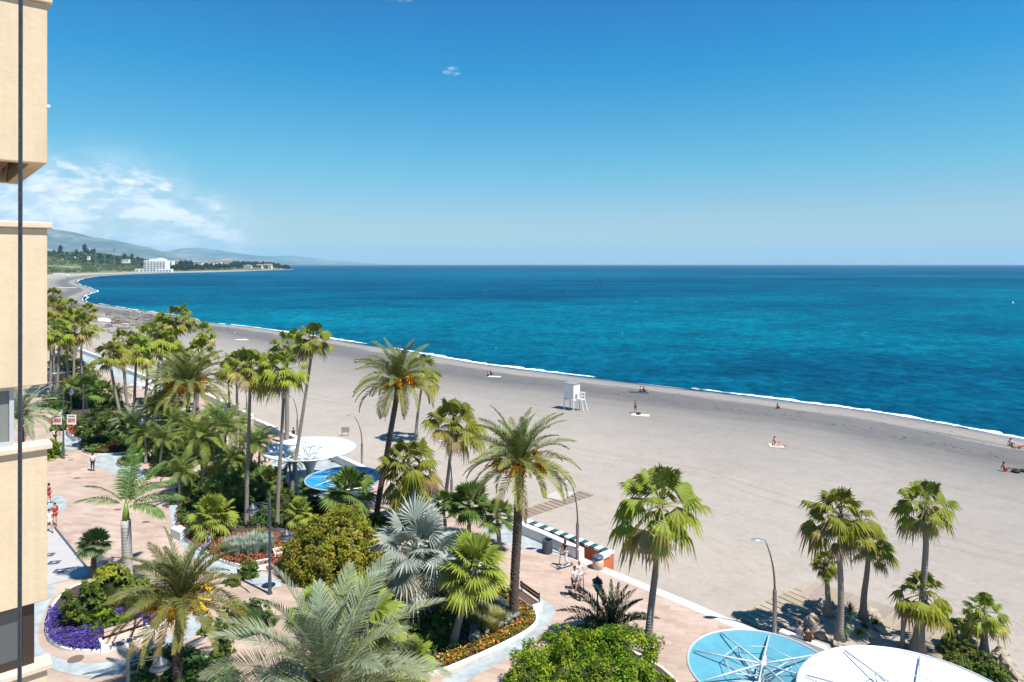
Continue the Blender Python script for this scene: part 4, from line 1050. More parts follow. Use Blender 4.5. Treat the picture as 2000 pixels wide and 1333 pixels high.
bush('garden_bush', 150,1228, 56, 2.3, 'dark green broad leaved bush at the left of the purple flower bed', DG+MG, .30, 90, 26)
bush('garden_bush', 205,1180, 44, 2.3, 'yellow green bush below the royal palm trunk in the purple flower bed', [(.34,.33,.035),(.25,.29,.035),(.20,.25,.03)], .30, 90, 28)
bush('garden_bush', 262,1195, 34, 1.9, 'low mixed green bush under the left fronds of the lower date palm', MG, .24, 60, 26)
bush('garden_bush', 190,1235, 30, 1.0, 'low bright plant among the purple flowers', BG, .26, 30, 20)
bush('garden_bush', 235,1235, 28, .8, 'small green plant at the right part of the purple flowers', MG, .24, 26, 20)
bush('garden_bush', 480,1130, 20, 1.3, 'small dark leafy shrub on the path left of the double lamp', MG, .22, 26, 22)
bush('garden_bush', 455,1145, 12, .9, 'little leafy shrub beside the white garden edging', MG, .2, 16, 20)
bush('garden_bush', 430,1290, 24, 1.2, 'dark shrub behind the lower date palm trunk', DG, .2, 30, 22)
bush('garden_bush', 400,1240, 16, .9, 'dark little shrub right of the lower date palm trunk', DG, .18, 20, 20)
bush('garden_bush', 470,1240, 60, 1.6, 'low green shrub hidden among the foreground silver fronds', DG, .22, 60, 22)
# dense garden undergrowth, each shrub its own
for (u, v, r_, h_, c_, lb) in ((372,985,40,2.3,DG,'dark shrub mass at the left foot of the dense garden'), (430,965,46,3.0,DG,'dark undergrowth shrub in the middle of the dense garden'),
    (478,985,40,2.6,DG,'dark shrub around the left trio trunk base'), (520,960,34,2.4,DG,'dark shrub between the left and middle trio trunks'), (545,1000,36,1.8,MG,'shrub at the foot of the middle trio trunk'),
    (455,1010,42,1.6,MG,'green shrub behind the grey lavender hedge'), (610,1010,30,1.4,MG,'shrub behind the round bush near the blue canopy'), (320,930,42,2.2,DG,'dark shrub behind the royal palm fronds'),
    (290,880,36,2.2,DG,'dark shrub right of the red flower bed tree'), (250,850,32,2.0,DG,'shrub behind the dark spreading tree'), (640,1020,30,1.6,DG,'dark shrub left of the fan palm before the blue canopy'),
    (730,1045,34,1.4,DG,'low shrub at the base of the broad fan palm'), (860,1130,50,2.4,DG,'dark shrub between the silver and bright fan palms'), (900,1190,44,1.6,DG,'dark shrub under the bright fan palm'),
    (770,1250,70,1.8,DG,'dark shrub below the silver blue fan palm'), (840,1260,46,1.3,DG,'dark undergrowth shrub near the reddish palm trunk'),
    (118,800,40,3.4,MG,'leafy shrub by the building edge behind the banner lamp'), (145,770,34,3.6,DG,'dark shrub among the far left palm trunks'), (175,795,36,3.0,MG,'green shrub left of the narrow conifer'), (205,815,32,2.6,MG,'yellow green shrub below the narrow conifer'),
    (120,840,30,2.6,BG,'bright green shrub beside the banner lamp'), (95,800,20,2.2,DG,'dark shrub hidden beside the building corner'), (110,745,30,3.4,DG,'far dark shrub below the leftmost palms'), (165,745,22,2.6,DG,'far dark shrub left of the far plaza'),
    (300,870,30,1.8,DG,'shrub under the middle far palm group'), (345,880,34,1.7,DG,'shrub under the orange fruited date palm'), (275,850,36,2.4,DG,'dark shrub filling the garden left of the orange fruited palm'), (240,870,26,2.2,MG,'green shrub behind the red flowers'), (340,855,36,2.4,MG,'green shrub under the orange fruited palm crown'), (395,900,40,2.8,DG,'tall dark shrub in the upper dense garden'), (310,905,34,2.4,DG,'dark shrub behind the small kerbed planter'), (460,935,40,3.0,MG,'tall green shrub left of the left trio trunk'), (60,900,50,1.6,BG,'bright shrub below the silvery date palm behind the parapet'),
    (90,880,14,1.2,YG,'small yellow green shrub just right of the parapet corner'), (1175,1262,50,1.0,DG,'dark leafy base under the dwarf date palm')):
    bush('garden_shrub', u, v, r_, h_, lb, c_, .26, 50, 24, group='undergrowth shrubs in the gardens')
# grey lavender hedge, grasses
def tuft(B, c, r, h, n, col, tip, wd=.012):
    for i in range(n):
        a = random.uniform(0, 2*PI); q = math.sqrt(random.random())*r*.45; o = Vector((c[0]+q*math.cos(a), c[1]+q*math.sin(a), c[2]))
        a += random.gauss(0,.5); d = Vector((math.cos(a), math.sin(a), 0)); L = h*random.uniform(.6,1.1); k = random.uniform(.2,.9)*r
        s_ = Vector((-d.y, d.x, 0))*wd; cc = jit(col, .15); m_ = o + d*k*.4 + UP*L*.65; e = o + d*k + UP*L*random.uniform(.7,1)
        B.face([B.vert(o-s_, cc), B.vert(o+s_, cc), B.vert(m_+s_, cc), B.vert(m_-s_, cc)]); B.face([B.vert(m_-s_, cc), B.vert(m_+s_, cc), B.vert(e, jit(tip,.15))])
def tuft_thing(name, u, v, rpx, h, label, n, col, tip, cat='plant', group=None, z=.05, wd=.015):
    p = G(u, v, z); r = rpx/F*p.y; B = MB(); tuft(B, (0,0,0), r, h, n, col, tip, wd)
    return tag(B.build(name, M_leaf, col=True, loc=tuple(p)), label, cat, group)
B = MB(); c0 = G(480,1083,.1)
for k in range(46):
    a = random.uniform(0,2*PI); q = math.sqrt(random.random()); tuft(B, (q*math.cos(a)*1.75, .4+q*math.sin(a)*1.0, 0), .42, 1.15, 90, (.25,.31,.24), (.42,.47,.40), .018)
tag(B.build('lavender_hedge', leaf_mat('grey_leaf', .1, .7, .2), col=True, loc=tuple(c0)), 'rounded silver grey hedge behind the orange groundcover', 'hedge')
for (u, v, r_, lb) in ((940,1208,20,'pale feathery grass clump nearest the bright fan palm'), (962,1215,20,'middle pale feathery grass clump beside the date palm trunk'), (978,1222,16,'feathery grass clump at the foot of the date palm'),
    (950,1235,18,'greener grass clump below the pale feathery ones'), (925,1228,16,'shaded grass clump left of the pale feathery ones'), (965,1240,14,'small grass clump by the marigolds')):
    tuft_thing('ornamental_grass', u, v, r_, .85, lb, 700, (.22,.23,.06), (.46,.38,.20), 'grass clump', 'feathery grass clumps', wd=.012)
for (u, v, lb) in ((505,1055,'spiky yellow green grass behind the grey hedge'), (520,1070,'spiky grass beside the double lamp pole'), (1100,1262,'dry spiky grass at the corner of the right bush')):
    tuft_thing('spiky_grass', u, v, 16, .9, lb, 160, (.22,.25,.06), (.36,.34,.12), 'grass clump', wd=.02)
# planting beds: white kerb, soil, flowers
def in_poly(x, y, P):
    c = False; j = len(P)-1
    for i in range(len(P)):
        if (P[i].y > y) != (P[j].y > y) and x < (P[j].x-P[i].x)*(y-P[i].y)/(P[j].y-P[i].y)+P[i].x: c = not c
        j = i
    return c
def bed(uvs, label, h=.17, wd=.15, rnd=2, name='planter_kerb'):
    P = smooth_poly(px(uvs), rnd); n = len(P)
    ar = sum(P[i].x*P[(i+1)%n].y-P[(i+1)%n].x*P[i].y for i in range(n))
    if ar < 0: P.reverse()
    b = MB(); rings = []
    for i in range(n):
        t = (P[(i+1)%n]-P[i-1]).normalized(); out = Vector((t.y,-t.x,0))
        p = P[i]; rings.append([b.vert((p.x,p.y,-.02)), b.vert((p.x,p.y,h-.02)), b.vert(p-out*.02+UP*h), b.vert(p-out*(wd-.02)+UP*h), b.vert(p-out*wd+UP*(h-.02)), b.vert(p-out*wd)])
    for i in range(n):
        a, c = rings[i], rings[(i+1)%n]
        for k in range(5): b.face([a[k], c[k], c[k+1], a[k+1]])
    ko = tag(b.build(name, M_whitewall), label, 'planter')
    s = MB(); s.face([s.vert((P[i].x, P[i].y, h-.05)) for i in range(n)]); 
    tag(s.build('soil', M_soil), 'dark planted soil inside the bed', kind='structure')
    return P
def scatter_flowers(P, n, label, cols, size=.09, h=(.3,.55), region=None, leafc=(.06,.11,.025), name='flowers', leafn=1.0, mask=None, pf=.62):
    xs = [p.x for p in P]; ys = [p.y for p in P]; B = MB(); k = 0; tries = 0
    while k < n and tries < n*30:
        tries += 1
        x = random.uniform(min(xs), max(xs)); y = random.uniform(min(ys), max(ys))
        if not in_poly(x, y, P) or (region and not region(x, y)): continue
        if noise.noise(Vector((x*1.6, y*1.6, n))) < -.35: continue
        k += 1; z = random.uniform(*h); 
        patch = noise.noise(Vector((x*.9+5, y*.9, 2))); cc = jit(cols[int((patch*1.9+random.random()*1.2+1) * len(cols)/2.2) % len(cols)], .15)
        fl = random.random() < pf
        col = cc if fl else jit(leafc, .25); s_ = size*random.uniform(.6,1.3)
        if not fl: z -= size
        nrm = Vector((random.gauss(0,.45), random.gauss(0,.45), 1)).normalized(); t = nrm.cross(Vector((random.gauss(0,1),random.gauss(0,1),0))).normalized(); q = nrm.cross(t); o = Vector((x,y,z))
        B.face([B.vert(o+t*s_, col), B.vert(o+q*s_*.8, col), B.vert(o-t*s_, col), B.vert(o-q*s_*.8, col)])
    return tag(B.build(name, M_petal, col=True), label, kind='stuff')
b1 = bed([(86,1228),(92,1252),(112,1268),(145,1276),(200,1277),(262,1262),(318,1225),(345,1190),(300,1160),(230,1140),(150,1140),(100,1180)], 'curved white kerb around the purple flower bed')
scatter_flowers(b1, 9000, 'carpet of violet blue flowers along the front of the lower left bed', [(.05,.035,.30),(.035,.025,.22),(.10,.085,.40)], .05, (.2,.40), leafc=(.05,.05,.10), region=lambda x, y: y < G(0,1232).y + 2.2 and True)
b2 = bed([(846,1322),(890,1305),(960,1275),(1020,1245),(1052,1222),(1052,1200),(1030,1182),(1000,1165),(960,1120),(880,1075),(760,1060),(690,1100),(600,1170),(560,1220),(620,1290),(740,1335)], 'long white kerb around the central garden with marigolds', rnd=2)
front = px([(840,1318),(960,1262),(1050,1212)])
def near_front(lo_, hi_):
    L = px([(800,1340),(890,1305),(960,1275),(1020,1245),(1052,1222),(1052,1200),(1030,1182),(1000,1165)])
    def f(x, y):
        d = 1e9
        for i in range(len(L)-1):
            a, b_ = L[i], L[i+1]; ab = b_-a; t = max(0, min(1, ((x-a.x)*ab.x+(y-a.y)*ab.y)/(ab.x**2+ab.y**2))); d = min(d, math.hypot(x-a.x-ab.x*t, y-a.y-ab.y*t))
        return lo_ < d < hi_
    return f
scatter_flowers(b2, 4600, 'orange and yellow marigolds edging the central garden', [(.62,.20,.02),(.70,.38,.03),(.45,.08,.03),(.66,.50,.10),(.60,.24,.03)], .06, (.16,.38), region=near_front(.2,1.05), leafc=(.13,.17,.03), pf=.26)
scatter_flowers(b2, 6500, 'silver grey groundcover between the marigolds and the date palm', [(.30,.36,.33),(.24,.30,.27),(.38,.43,.40)], .07, (.30,.46), region=lambda x, y: near_front(1.1,3.4)(x, y) and x > G(930,1240).x-.3, leafc=(.16,.21,.18))
scatter_flowers(b2, 6500, 'green ground leaves in the central garden', [(.05,.09,.02),(.08,.13,.03)], .10, (.28,.48), region=lambda x, y: near_front(1.0,9)(x, y) and x <= G(930,1240).x-.3)
b3 = bed([(343,1000),(345,1030),(362,1058),(398,1082),(440,1104),(520,1116),(570,1135),(640,1060),(600,1000),(540,930),(450,900),(380,930)], 'white kerb around the dense garden with red and orange groundcover', rnd=2)
scatter_flowers(b3, 14000, 'rusty orange and red groundcover along the garden front', [(.38,.15,.07),(.43,.19,.07),(.33,.10,.055)], .08, (.22,.42), region=lambda x, y: True if y < G(0,1048).y + (0.0) else x < G(380,1030).x, leafc=(.36,.14,.06))
scatter_flowers(b3, 7000, 'dark green ground leaves under the dense garden', [(.035,.07,.015),(.06,.10,.02)], .14, (.28,.6), region=lambda x, y: y > G(0,1035).y)
b4 = bed([(158,880),(172,888),(205,890),(245,886),(300,875),(300,840),(250,820),(180,830),(160,855)], 'white kerb of the red flower bed under the dark spreading tree')
scatter_flowers(b4, 2600, 'red flowers in front of the dark spreading tree', [(.24,.03,.045),(.17,.03,.04),(.08,.12,.03)], .10, (.3,.5), region=lambda x, y: x > G(190,885).x and y < G(0,868).y)
scatter_flowers(b4, 2200, 'green leaves at the left of the red flowers', [(.10,.17,.04),(.14,.2,.05)], .12, (.3,.5), region=lambda x, y: x <= G(192,885).x and y < G(0,862).y)
b5 = bed([(130,852),(150,865),(158,855),(150,838),(132,838)], 'small white rimmed planter with red plants left of the dark tree', h=.5)
scatter_flowers(b5, 700, 'red plants in the small rimmed planter', [(.42,.10,.04),(.35,.05,.04)], .12, (.45,.6))
b6 = bed([(226,908),(240,916),(262,914),(280,905),(262,896),(235,897)], 'small white kerbed planter behind the royal palm')
scatter_flowers(b6, 600, 'brown green plants in the small kerbed planter', [(.16,.13,.04),(.20,.17,.06)], .1, (.3,.45))
b7 = bed([(1030,1330),(1085,1260),(1160,1245),(1240,1275),(1330,1330),(1350,1420),(1180,1470),(1020,1430)], 'white kerb under the large bright green bush')
b8 = bed([(250,1290),(330,1268),(420,1290),(480,1330),(480,1420),(260,1420)], 'white kerb around the lower date palm')
scatter_flowers(b8, 2500, 'green leaves around the lower date palm', [(.05,.10,.02),(.10,.16,.03)], .12, (.3,.55))
b9 = bed([(90,845),(122,800),(170,775),(240,800),(250,830),(180,835),(130,838)], 'white kerb of the far left shrub garden')
b10 = bed([(300,890),(340,900),(380,880),(400,840),(350,810),(290,830),(250,850)], 'white kerb of the garden under the middle far palms')
# small white wall at the corner of the dense garden, open skip-like tray
cw = MB(); p = G(352,1050); cw.box(-.75,-.35,0,.75,.35,.62); o = cw.build('low_wall', M_whitewall, loc=tuple(p)); o.rotation_euler = (0,0,R(-38)); tag(o, 'short thick white wall block at the corner of the dense garden', 'wall')
for (u, v, lb) in ((510,1108,'white rimmed square tray left of the double lamp pole'), (551,1082,'white rimmed blue tray right of the double lamp pole')):
    p = G(u, v, .1); r_ = empty('metal_tray', p, lb, 'tray', rz=R(28)); t_ = MB(); t_.box(-.5,-.4,0,.5,.4,.05); t_.build('base', M_steel, r_)
    t_ = MB(); [t_.box(*q) for q in ((-.56,-.46,0,.56,-.402,.32),(-.56,.402,0,.56,.46,.32),(-.56,-.40,0,-.502,.40,.32),(.502,-.40,0,.56,.40,.32))]; t_.build('rim', M_white, r_)
# benches built into the kerbs
def bench(u0, v0, u1, v1, label, slat, back=False):
    a, b_ = G(u0, v0), G(u1, v1); c = (a+b_)/2; d = b_-a; L = d.length/2; rz = math.atan2(d.y, d.x)
    r_ = empty('bench', c, label, 'bench', rz=rz)
    q = MB(); q.box(-L-.12,-.30,0,L+.12,.30,.36); q.box(-L-.25,-.34,0,-L-.125,.34,.5); q.box(L+.125,-.34,0,L+.25,.34,.5); q.build('base', M_whitewall, r_)
    for k in range(3):
        q = MB(); q.box(-L,-.27+k*.19,.365,L,-.11+k*.19,.41); q.build('slat', slat, r_)
    if back:
        for k in range(2):
            q = MB(); q.box(-L,.28,.55+k*.2,L,.32,.70+k*.2); q.build('backrest_slat', slat, r_)
        for s_ in (-1, 1):
            q = MB(); q.box(s_*L*.9-.03,.321,.3,s_*L*.9+.03,.37,.92); q.build('backrest_post', M_pole, r_)
    return r_
bench(206,1268, 282,1243, 'pink seated bench on a white base beside the purple flowers', M_pinkwood, True)
bench(1008,1166, 1046,1194, 'brown slatted bench on a white base beside the date palm', M_darkwood, True)
bench(268,752, 300,765, 'white far bench behind the middle palm group', M_white)
# conifer
r_ = empty('conifer', G(212,842), 'narrow tiered dark conifer rising from the far left garden', 'tree'); Yc = r_.location.y
t_ = MB(); t_.tube([(0,0,0),(0,0,3.6)], [.12,.02], 6); t_.build('trunk', M_branch, r_)
B = MB()
for k in range(15):
    z = .5+3.1*k/15; rr = 1.25*(1-k/15)**.8+.12
    for j in range(9):
        a = j*2*PI/9+k; d = Vector((math.cos(a), math.sin(a), 0))
        for m_ in range(16):
            t = random.random(); o = Vector((0,0,z)) + d*rr*t + Vector((random.gauss(0,.07), random.gauss(0,.07), random.gauss(0,.05)-.1*t)); s_ = Vector((random.gauss(0,1), random.gauss(0,1), random.gauss(0,.5))).normalized()*.11; q = s_.cross(UP)*.4; cc = jit((.05,.10,.03), .3)
            B.face([B.vert(o-s_, cc), B.vert(o+q, cc), B.vert(o+s_, cc), B.vert(o-q, cc)])
cz = B.build('crown', M_leaf, r_, col=True); r_.scale = (1,1,.8)
# rocks: mound at the right palms and behind the big canopy
def rock(p, s, seed):
    b = MB(); n, m_ = 9, 7
    for i in range(m_+1):
        th = PI*i/m_
        for j in range(n):
            a = 2*PI*j/n; d = Vector((math.sin(th)*math.cos(a), math.sin(th)*math.sin(a), math.cos(th)))
            k = .8+.45*noise.noise(d*1.4+Vector((seed*3.1,0,0)))+.18*noise.noise(d*4+Vector((seed,5,0))); b.vert((d.x*s[0]*k, d.y*s[1]*k, d.z*s[2]*k))
    for i in range(m_):
        for j in range(n): j2 = (j+1) % n; b.face([i*n+j, (i+1)*n+j, (i+1)*n+j2, i*n+j2])
    return b.build('rock', M_stone, loc=tuple(p))
mo = MB(); cm = G(1655,1225,-.62); n = 40; base = 0
for i in range(9):
    for j in range(n):
        a = 2*PI*j/n; q = i/8; r_ = (1+.16*noise.noise(Vector((math.cos(a)*1.5, math.sin(a)*1.5, 3)))); mo.vert((cm.x+2.5*q*r_*math.cos(a), cm.y+2.0*q*r_*math.sin(a), -.64+.5*(math.cos(q*PI)*.5+.5)+.04*noise.noise(Vector((i,j*.7,0)))))
for i in range(8):
    for j in range(n): j2 = (j+1) % n; mo.face([i*n+j, (i+1)*n+j, (i+1)*n+j2, i*n+j2])
M_mound = mat('mound_sand', (.36,.30,.24), .95, nscale=1.5, namt=.2, bump=.6, bscale=8)
tag(mo.build('sand_mound', M_mound, smooth=True), 'low earthy sand mound around the right palm clump', kind='structure')
RK = [(1603,1187,.5,'pale rock at the upper left rim of the palm mound'), (1590,1215,.5,'rock at the left rim of the palm mound'), (1583,1232,.55,'large shaded rock by the wall end left of the mound'), (1605,1245,.4,'rock at the lower left of the palm mound'),
      (1700,1200,.42,'rock behind the right mound palm'), (1712,1215,.45,'orange tinged rock at the right rim of the palm mound'), (1718,1232,.4,'rock at the lower right rim of the palm mound'), (1700,1245,.36,'rock nearest the big canopy on the palm mound'),
      (1640,1262,.36,'rock at the foot of the tallest mound palm'), (1955,1285,.55,'reddish rock right of the beach bush'), (1968,1305,.6,'largest rock at the far right of the beach bush'), (1930,1300,.5,'rock half under the beach bush'), (1985,1325,.5,'rock at the lower right corner'), (1590,1198,.35,'small rock in the palm shadow on the mound'), (1625,1186,.3,'small rock behind the leftmost mound palm')]
for i, (u, v, s_, lb) in enumerate(RK):
    p = G(u, v, -.55); o = rock(p+Vector((0,0,.1)), (s_*random.uniform(.9,1.3), s_, s_*.8), i+1); tag(o, lb, 'rock', 'rocks by the beach palms')
for (u, v, r_, h_, lb) in ((1868,1282,24,1.1,'left end of the salt bush row behind the big canopy'), (1898,1300,26,1.1,'middle salt bush behind the big canopy'), (1932,1322,26,1.1,'right salt bush above the reddish rocks'), (1962,1342,20,.9,'small salt bush at the far lower right'), (1880,1312,26,.9,'greyish twiggy salt bush just above the canopy rim')):
    bush('salt_bush', u, v, r_, h_, lb, MG+[(.16,.21,.05)], .12, 110, 26, z=-.55, group='salt bushes behind the big canopy', incol=(.06,.05,.035))
for (u, v, lb) in ((1690,1228,'tiny green plant on the mound right of the yucca'), (1712,1222,'tiny plant at the mound right rim'), (1650,1240,'tiny plant beside the tallest mound palm'), (1680,1240,'low plant in the middle of the mound')):
    bush('small_plant', u, v, 7, .35, lb, BG, .12, 14, 14, z=-.35, cat='plant', group='tiny plants on the mound')
# ------------------------------------------------------------------ funnel canopies
M_bluemem = mat('turquoise_membrane', (0.09, 0.29, 0.37), 0.45, nscale=1.6, namt=.14)
M_deepblue = mat('blue_membrane', (0.025, 0.25, 0.46), 0.35, nscale=.8, namt=.05)
M_whitemem = mat('white_membrane', (0.74, 0.75, 0.77), 0.5, nscale=1.3, namt=.08)
M_strut = mat('galvanised_strut', (0.50, 0.54, 0.57), 0.45, 0.1, nscale=4, namt=.15)
M_rim = mat('rim_tube', (0.60, 0.62, 0.63), 0.35, 0.4)
def canopy(u, v, z, Rm, label, mem, rot=0.0, depth=.75, deep=False, tilt=(0,0)):
    Y = F*(CAMZ-z)/(v-HZ); X = (u-1000)/F*Y
    r_ = empty('canopy', (X, Y, 0), label, 'canopy', 'round funnel canopies on the promenade', rz=rot); r_.rotation_euler = (tilt[0], tilt[1], rot)
    # membrane: shallow dish that turns into a trumpet towards the column
    pr = [(1,0),(.93,-.10),(.8,-.24),(.62,-.40),(.45,-.56),(.30,-.74),(.20,-.95),(.13,-1.25),(.09,-1.7),(.075,-2.2)]
    m_ = MB(); P = [(Rm*a*.985, z+depth*b_) for a, b_ in pr]
    m_.lathe(P, 72); m_.lathe([(a+.012, b_-.03) for a, b_ in P], 72); o = m_.build('membrane', mem, r_, smooth=True)
    rm = MB(); n = 72; ring = [Vector((Rm*math.cos(2*PI*k/n), Rm*math.sin(2*PI*k/n), z)) for k in range(n+1)]; rm.tube(ring, .055, 8, cap=False); rm.build('rim', M_rim, r_, smooth=True)
    c = MB(); c.lathe([(.30,0),(.30,.04),(.16,.05),(.14,.3),(.12,z-1.0),(.07,z-.9),(.07,z+.12)], 20); c.build('column', M_strut, r_, smooth=True)
    hb = MB(); hb.lathe([(0.01,z+.30),(.13,z+.28),(.17,z+.2),(.17,z+.06),(.08,z+.02)], 16); hb.build('hub', M_rim, r_, smooth=True)
    for k in range(8):
        a = 2*PI*k/8; d = Vector((math.cos(a), math.sin(a), 0)); e = Vector((math.cos(a+PI/4), math.sin(a+PI/4), 0))
        s = MB(); s.tube([d*.12+UP*(z+.20), d*Rm*.93+UP*(z+.06)], .038, 8)
        mid = d*Rm*.52+UP*(z+.12); low = d*Rm*.50+UP*(z-.40*depth)
        s.tube([mid, low], .022, 6); s.tube([low, d*.10+UP*(z-1.0*depth)], .028, 6); s.tube([mid, d*.09+UP*(z-.55*depth)], .022, 6)
        s.tube([mid, e*Rm*.52+UP*(z+.12)], .018, 6)
        s.build('spoke', M_strut, r_, smooth=True)
    return r_
canopy(1489, 1306, 3.0, 3.05, 'turquoise round canopy like an upturned umbrella, nearest in view', M_bluemem, .33, depth=.55)
canopy(1795, 1386, 3.6, 4.15, 'big white round canopy cut off by the bottom edge of the photo', M_whitemem, .24, depth=.45)
canopy(606, 876, 3.5, 4.05, 'far white round canopy with trumpet stem behind the palm trio', M_whitemem, .5, depth=1.05)
canopy(672, 934, 3.0, 3.0, 'far deep blue round canopy beside the far white one', M_deepblue, .9, depth=.75)
canopy(108, 724, 3.2, 3.4, 'small distant white canopy hidden by the far left palms', M_whitemem, .2)

# ------------------------------------------------------------------ lamps
M_lhead = mat('lamp_head_grey', (.16,.20,.23), .45, .1)
def curved_lamp(u, v, utop, vtop, label, side=-1, name='street_lamp'):
    b = G(u, v); Y = b.y; h = CAMZ-(vtop-HZ)/F*Y; dx = (utop-u)/F*Y
    r_ = empty(name, b, label, 'street lamp', 'curved promenade lamps')
    q = MB(); q.lathe([(.17,0),(.17,.05),(.12,.07),(.105,h*.46),(.075,h*.47)], 14, closed=True); q.build('base_column', M_polebrown, r_, smooth=True)
    pts = []
    for k in range(11):
        t = k/10; pts.append(Vector((dx*t**2.3, 0, h*.46+(h*.54)*t)))
    q = MB(); q.tube(pts, [.06-.03*k/10 for k in range(11)], 10); q.build('curved_pole', M_polebrown, r_, smooth=True)
    q = MB(); e = pts[-1]; s_ = -1 if dx < 0 else 1
    for k, (a, w_, t_) in enumerate(((0,.05,.03),(.12,.10,.05),(.35,.17,.06),(.6,.15,.045),(.78,.05,.02))): pass
    L = [(0,.04,.03),(.12,.10,.045),(.36,.17,.06),(.6,.15,.045),(.78,.05,.02)]; pr = None
    for (a, w_, t_) in L:
        x = e.x+s_*a; zc = e.z+.04+a*.06
        cur = [q.vert(p) for p in ((x,-w_,zc),(x,-w_*.6,zc+t_),(x,w_*.6,zc+t_),(x,w_,zc),(x,w_*.6,zc-t_*.5),(x,-w_*.6,zc-t_*.5))]
        if pr:
            for k in range(6): q.face([pr[k], cur[k], cur[(k+1)%6], pr[(k+1)%6]])
        else: q.face(cur[::-1])
        pr = cur
    q.face(pr); q.build('lamp_head', M_lhead, r_)
    return r_
curved_lamp(1513, 1236, 1495, 1057, 'curved promenade lamp on the right beside the palm shadows')
curved_lamp(1128, 1092, 1115, 941, 'curved promenade lamp at the end of the white sea wall')
curved_lamp(707, 912, 692, 813, 'curved promenade lamp between the blue canopy and the date palm')
curved_lamp(882, 1000, 866, 862, 'curved promenade lamp hidden behind the fan palm with dead fringe')
curved_lamp(581, 860, 571, 776, 'thin curved promenade lamp behind the tall trio of palms')
curved_lamp(482, 818, 474, 750, 'farthest curved promenade lamp behind the left of the trio')
def pendant(r_, x, z, s, by):
    q = MB(); q.lathe([(.015,z+.10*s),(.05,z+.09*s),(.09,z+.02*s),(.14,z),(.16,z-.05*s),(.28,z-.10*s),(.30,z-.15*s),(.27,z-.17*s),(.40,z-.24*s),(.42,z-.29*s),(.38,z-.30*s)], 20, o=(x,by,0)); h_ = q.build('lamp_shade', M_pole, r_, smooth=True)
    q = MB(); q.lathe([(.30,z-.295*s),(.27,z-.36*s),(.16,z-.42*s),(.11,z-.50*s),(.02,z-.54*s)], 20, o=(x,by,0)); q.build('lamp_glass', M_lantern, h_, smooth=True)
def old_lamp(u, v, vtop, arms, label, s=1.0, banners=None, rz=0.0):
    b = G(u, v); h = CAMZ-(vtop-HZ)/F*b.y
    r_ = empty('street_lamp', b, label, 'street lamp', 'blue grey arm lamps in the garden', rz=rz)
    q = MB(); q.lathe([(.16,0),(.16,.08),(.11,.14),(.10,1.0),(.085,1.05),(.075,h*.9),(.06,h),(.03,h+.03),(.05,h+.08),(.01,h+.14)], 14, closed=True); q.build('pole', M_pole, r_, smooth=True)
    for (sx, L, hz_) in arms:
        z = h*hz_; q = MB(); q.tube([(0,0,z),(sx*L*.5,0,z+.04+.06*L),(sx*L,0,z+.04)], .022, 8); q.tube([(0,0,z-.13),(sx*L*.5,0,z-.04),(sx*L,0,z+.02)], .018, 8)
        q.tube([(0,0,z-.55),(sx*L*.28,0,z-.42),(sx*L*.34,0,z-.05)], .016, 6); q.build('arm', M_pole, r_, smooth=True)
        pendant(r_, sx*L, z-.06, s, 0)
    return r_
old_lamp(527, 1160, 972, [(-1, 1.05, .93), (1, 1.0, .66)], 'tall blue grey lamp with two pendant heads beside the round olive bush', 1.25)
old_lamp(250, 1440, 1292, [(1, 1.25, .985)], 'nearest blue grey lamp with one pendant head at the bottom left edge', 1.25, rz=R(16))
old_lamp(305, 905, 808, [(-1, 1.4, .9), (1, 1.4, .8)], 'blue grey lamp hidden among the middle far garden palms', 1.2)
old_lamp(163, 840, 752, [(-1, 1.4, .9)], 'far blue grey lamp in the left shrub garden', 1.2)
bl = old_lamp(124, 896, 757, [(-1, 1.6, .965)], 'blue grey lamp pole carrying two printed banners', 1.2)
Yb = bl.location.y
M_ban1 = mat('banner_picture', (.55,.20,.09), .6, nscale=3.2, namt=.6); M_ban2 = mat('banner_text', (.10,.16,.24), .6)
for s_, u0, u1 in ((-1,103.5,121), (1,131,149)):
    x0 = (u0-124)/F*Yb; x1 = (u1-124)/F*Yb; z1 = CAMZ-(810-HZ)/F*Yb; z0 = CAMZ-(829.5-HZ)/F*Yb
    q = MB(); q.box(x0,-.015,z0,x1,.015,z1); f = q.build('banner', M_white, bl)
    w_ = x1-x0; q = MB(); q.box(x0+.12*w_,-.022,z0+.22*(z1-z0),x1-.12*w_,-.016,z0+.62*(z1-z0)); q.build('picture', M_ban1, f)
    q = MB(); q.box(x0+.15*w_,-.022,z0+.76*(z1-z0),x1-.15*w_,-.016,z0+.88*(z1-z0)); q.build('lettering', M_ban2, f)
    q = MB(); q.tube([(0,0,z1+.02),(s_*(abs(x1) if s_ > 0 else abs(x0)),0,z1+.02)], .02, 6); q.build('banner_arm', M_pole, bl)
# lantern
b = G(1167, 1240); h = CAMZ-(1180-HZ)/F*b.y-.0
lz = CAMZ-(1152-HZ)/F*b.y; r_ = empty('lantern_post', b, 'black four sided lantern post behind the dwarf date palm', 'street lamp')
q = MB(); q.lathe([(.12,0),(.12,.2),(.06,.3),(.045,1.0),(.04,lz-.15),(.09,lz-.1),(.03,lz-.02)], 12, closed=True); q.build('post', M_black, r_, smooth=True)
def sq(w_, z): return [(-w_,-w_,z),(w_,-w_,z),(w_,w_,z),(-w_,w_,z)]
q = MB(); A_ = sq(.13,lz); B_ = sq(.21,lz+.42)
for k in range(4): q.tube([A_[k], B_[k]], .014, 5)
for P in (A_, B_): q.tube(P+[P[0]], .016, 5)
q.build('lantern_frame', M_black, r_)
q = MB(); A_ = [Vector(p)*1 for p in sq(.115,lz+.01)]; B_ = sq(.19,lz+.41)
for k in range(4): q.poly([A_[k], A_[(k+1)%4], B_[(k+1)%4], B_[k]])
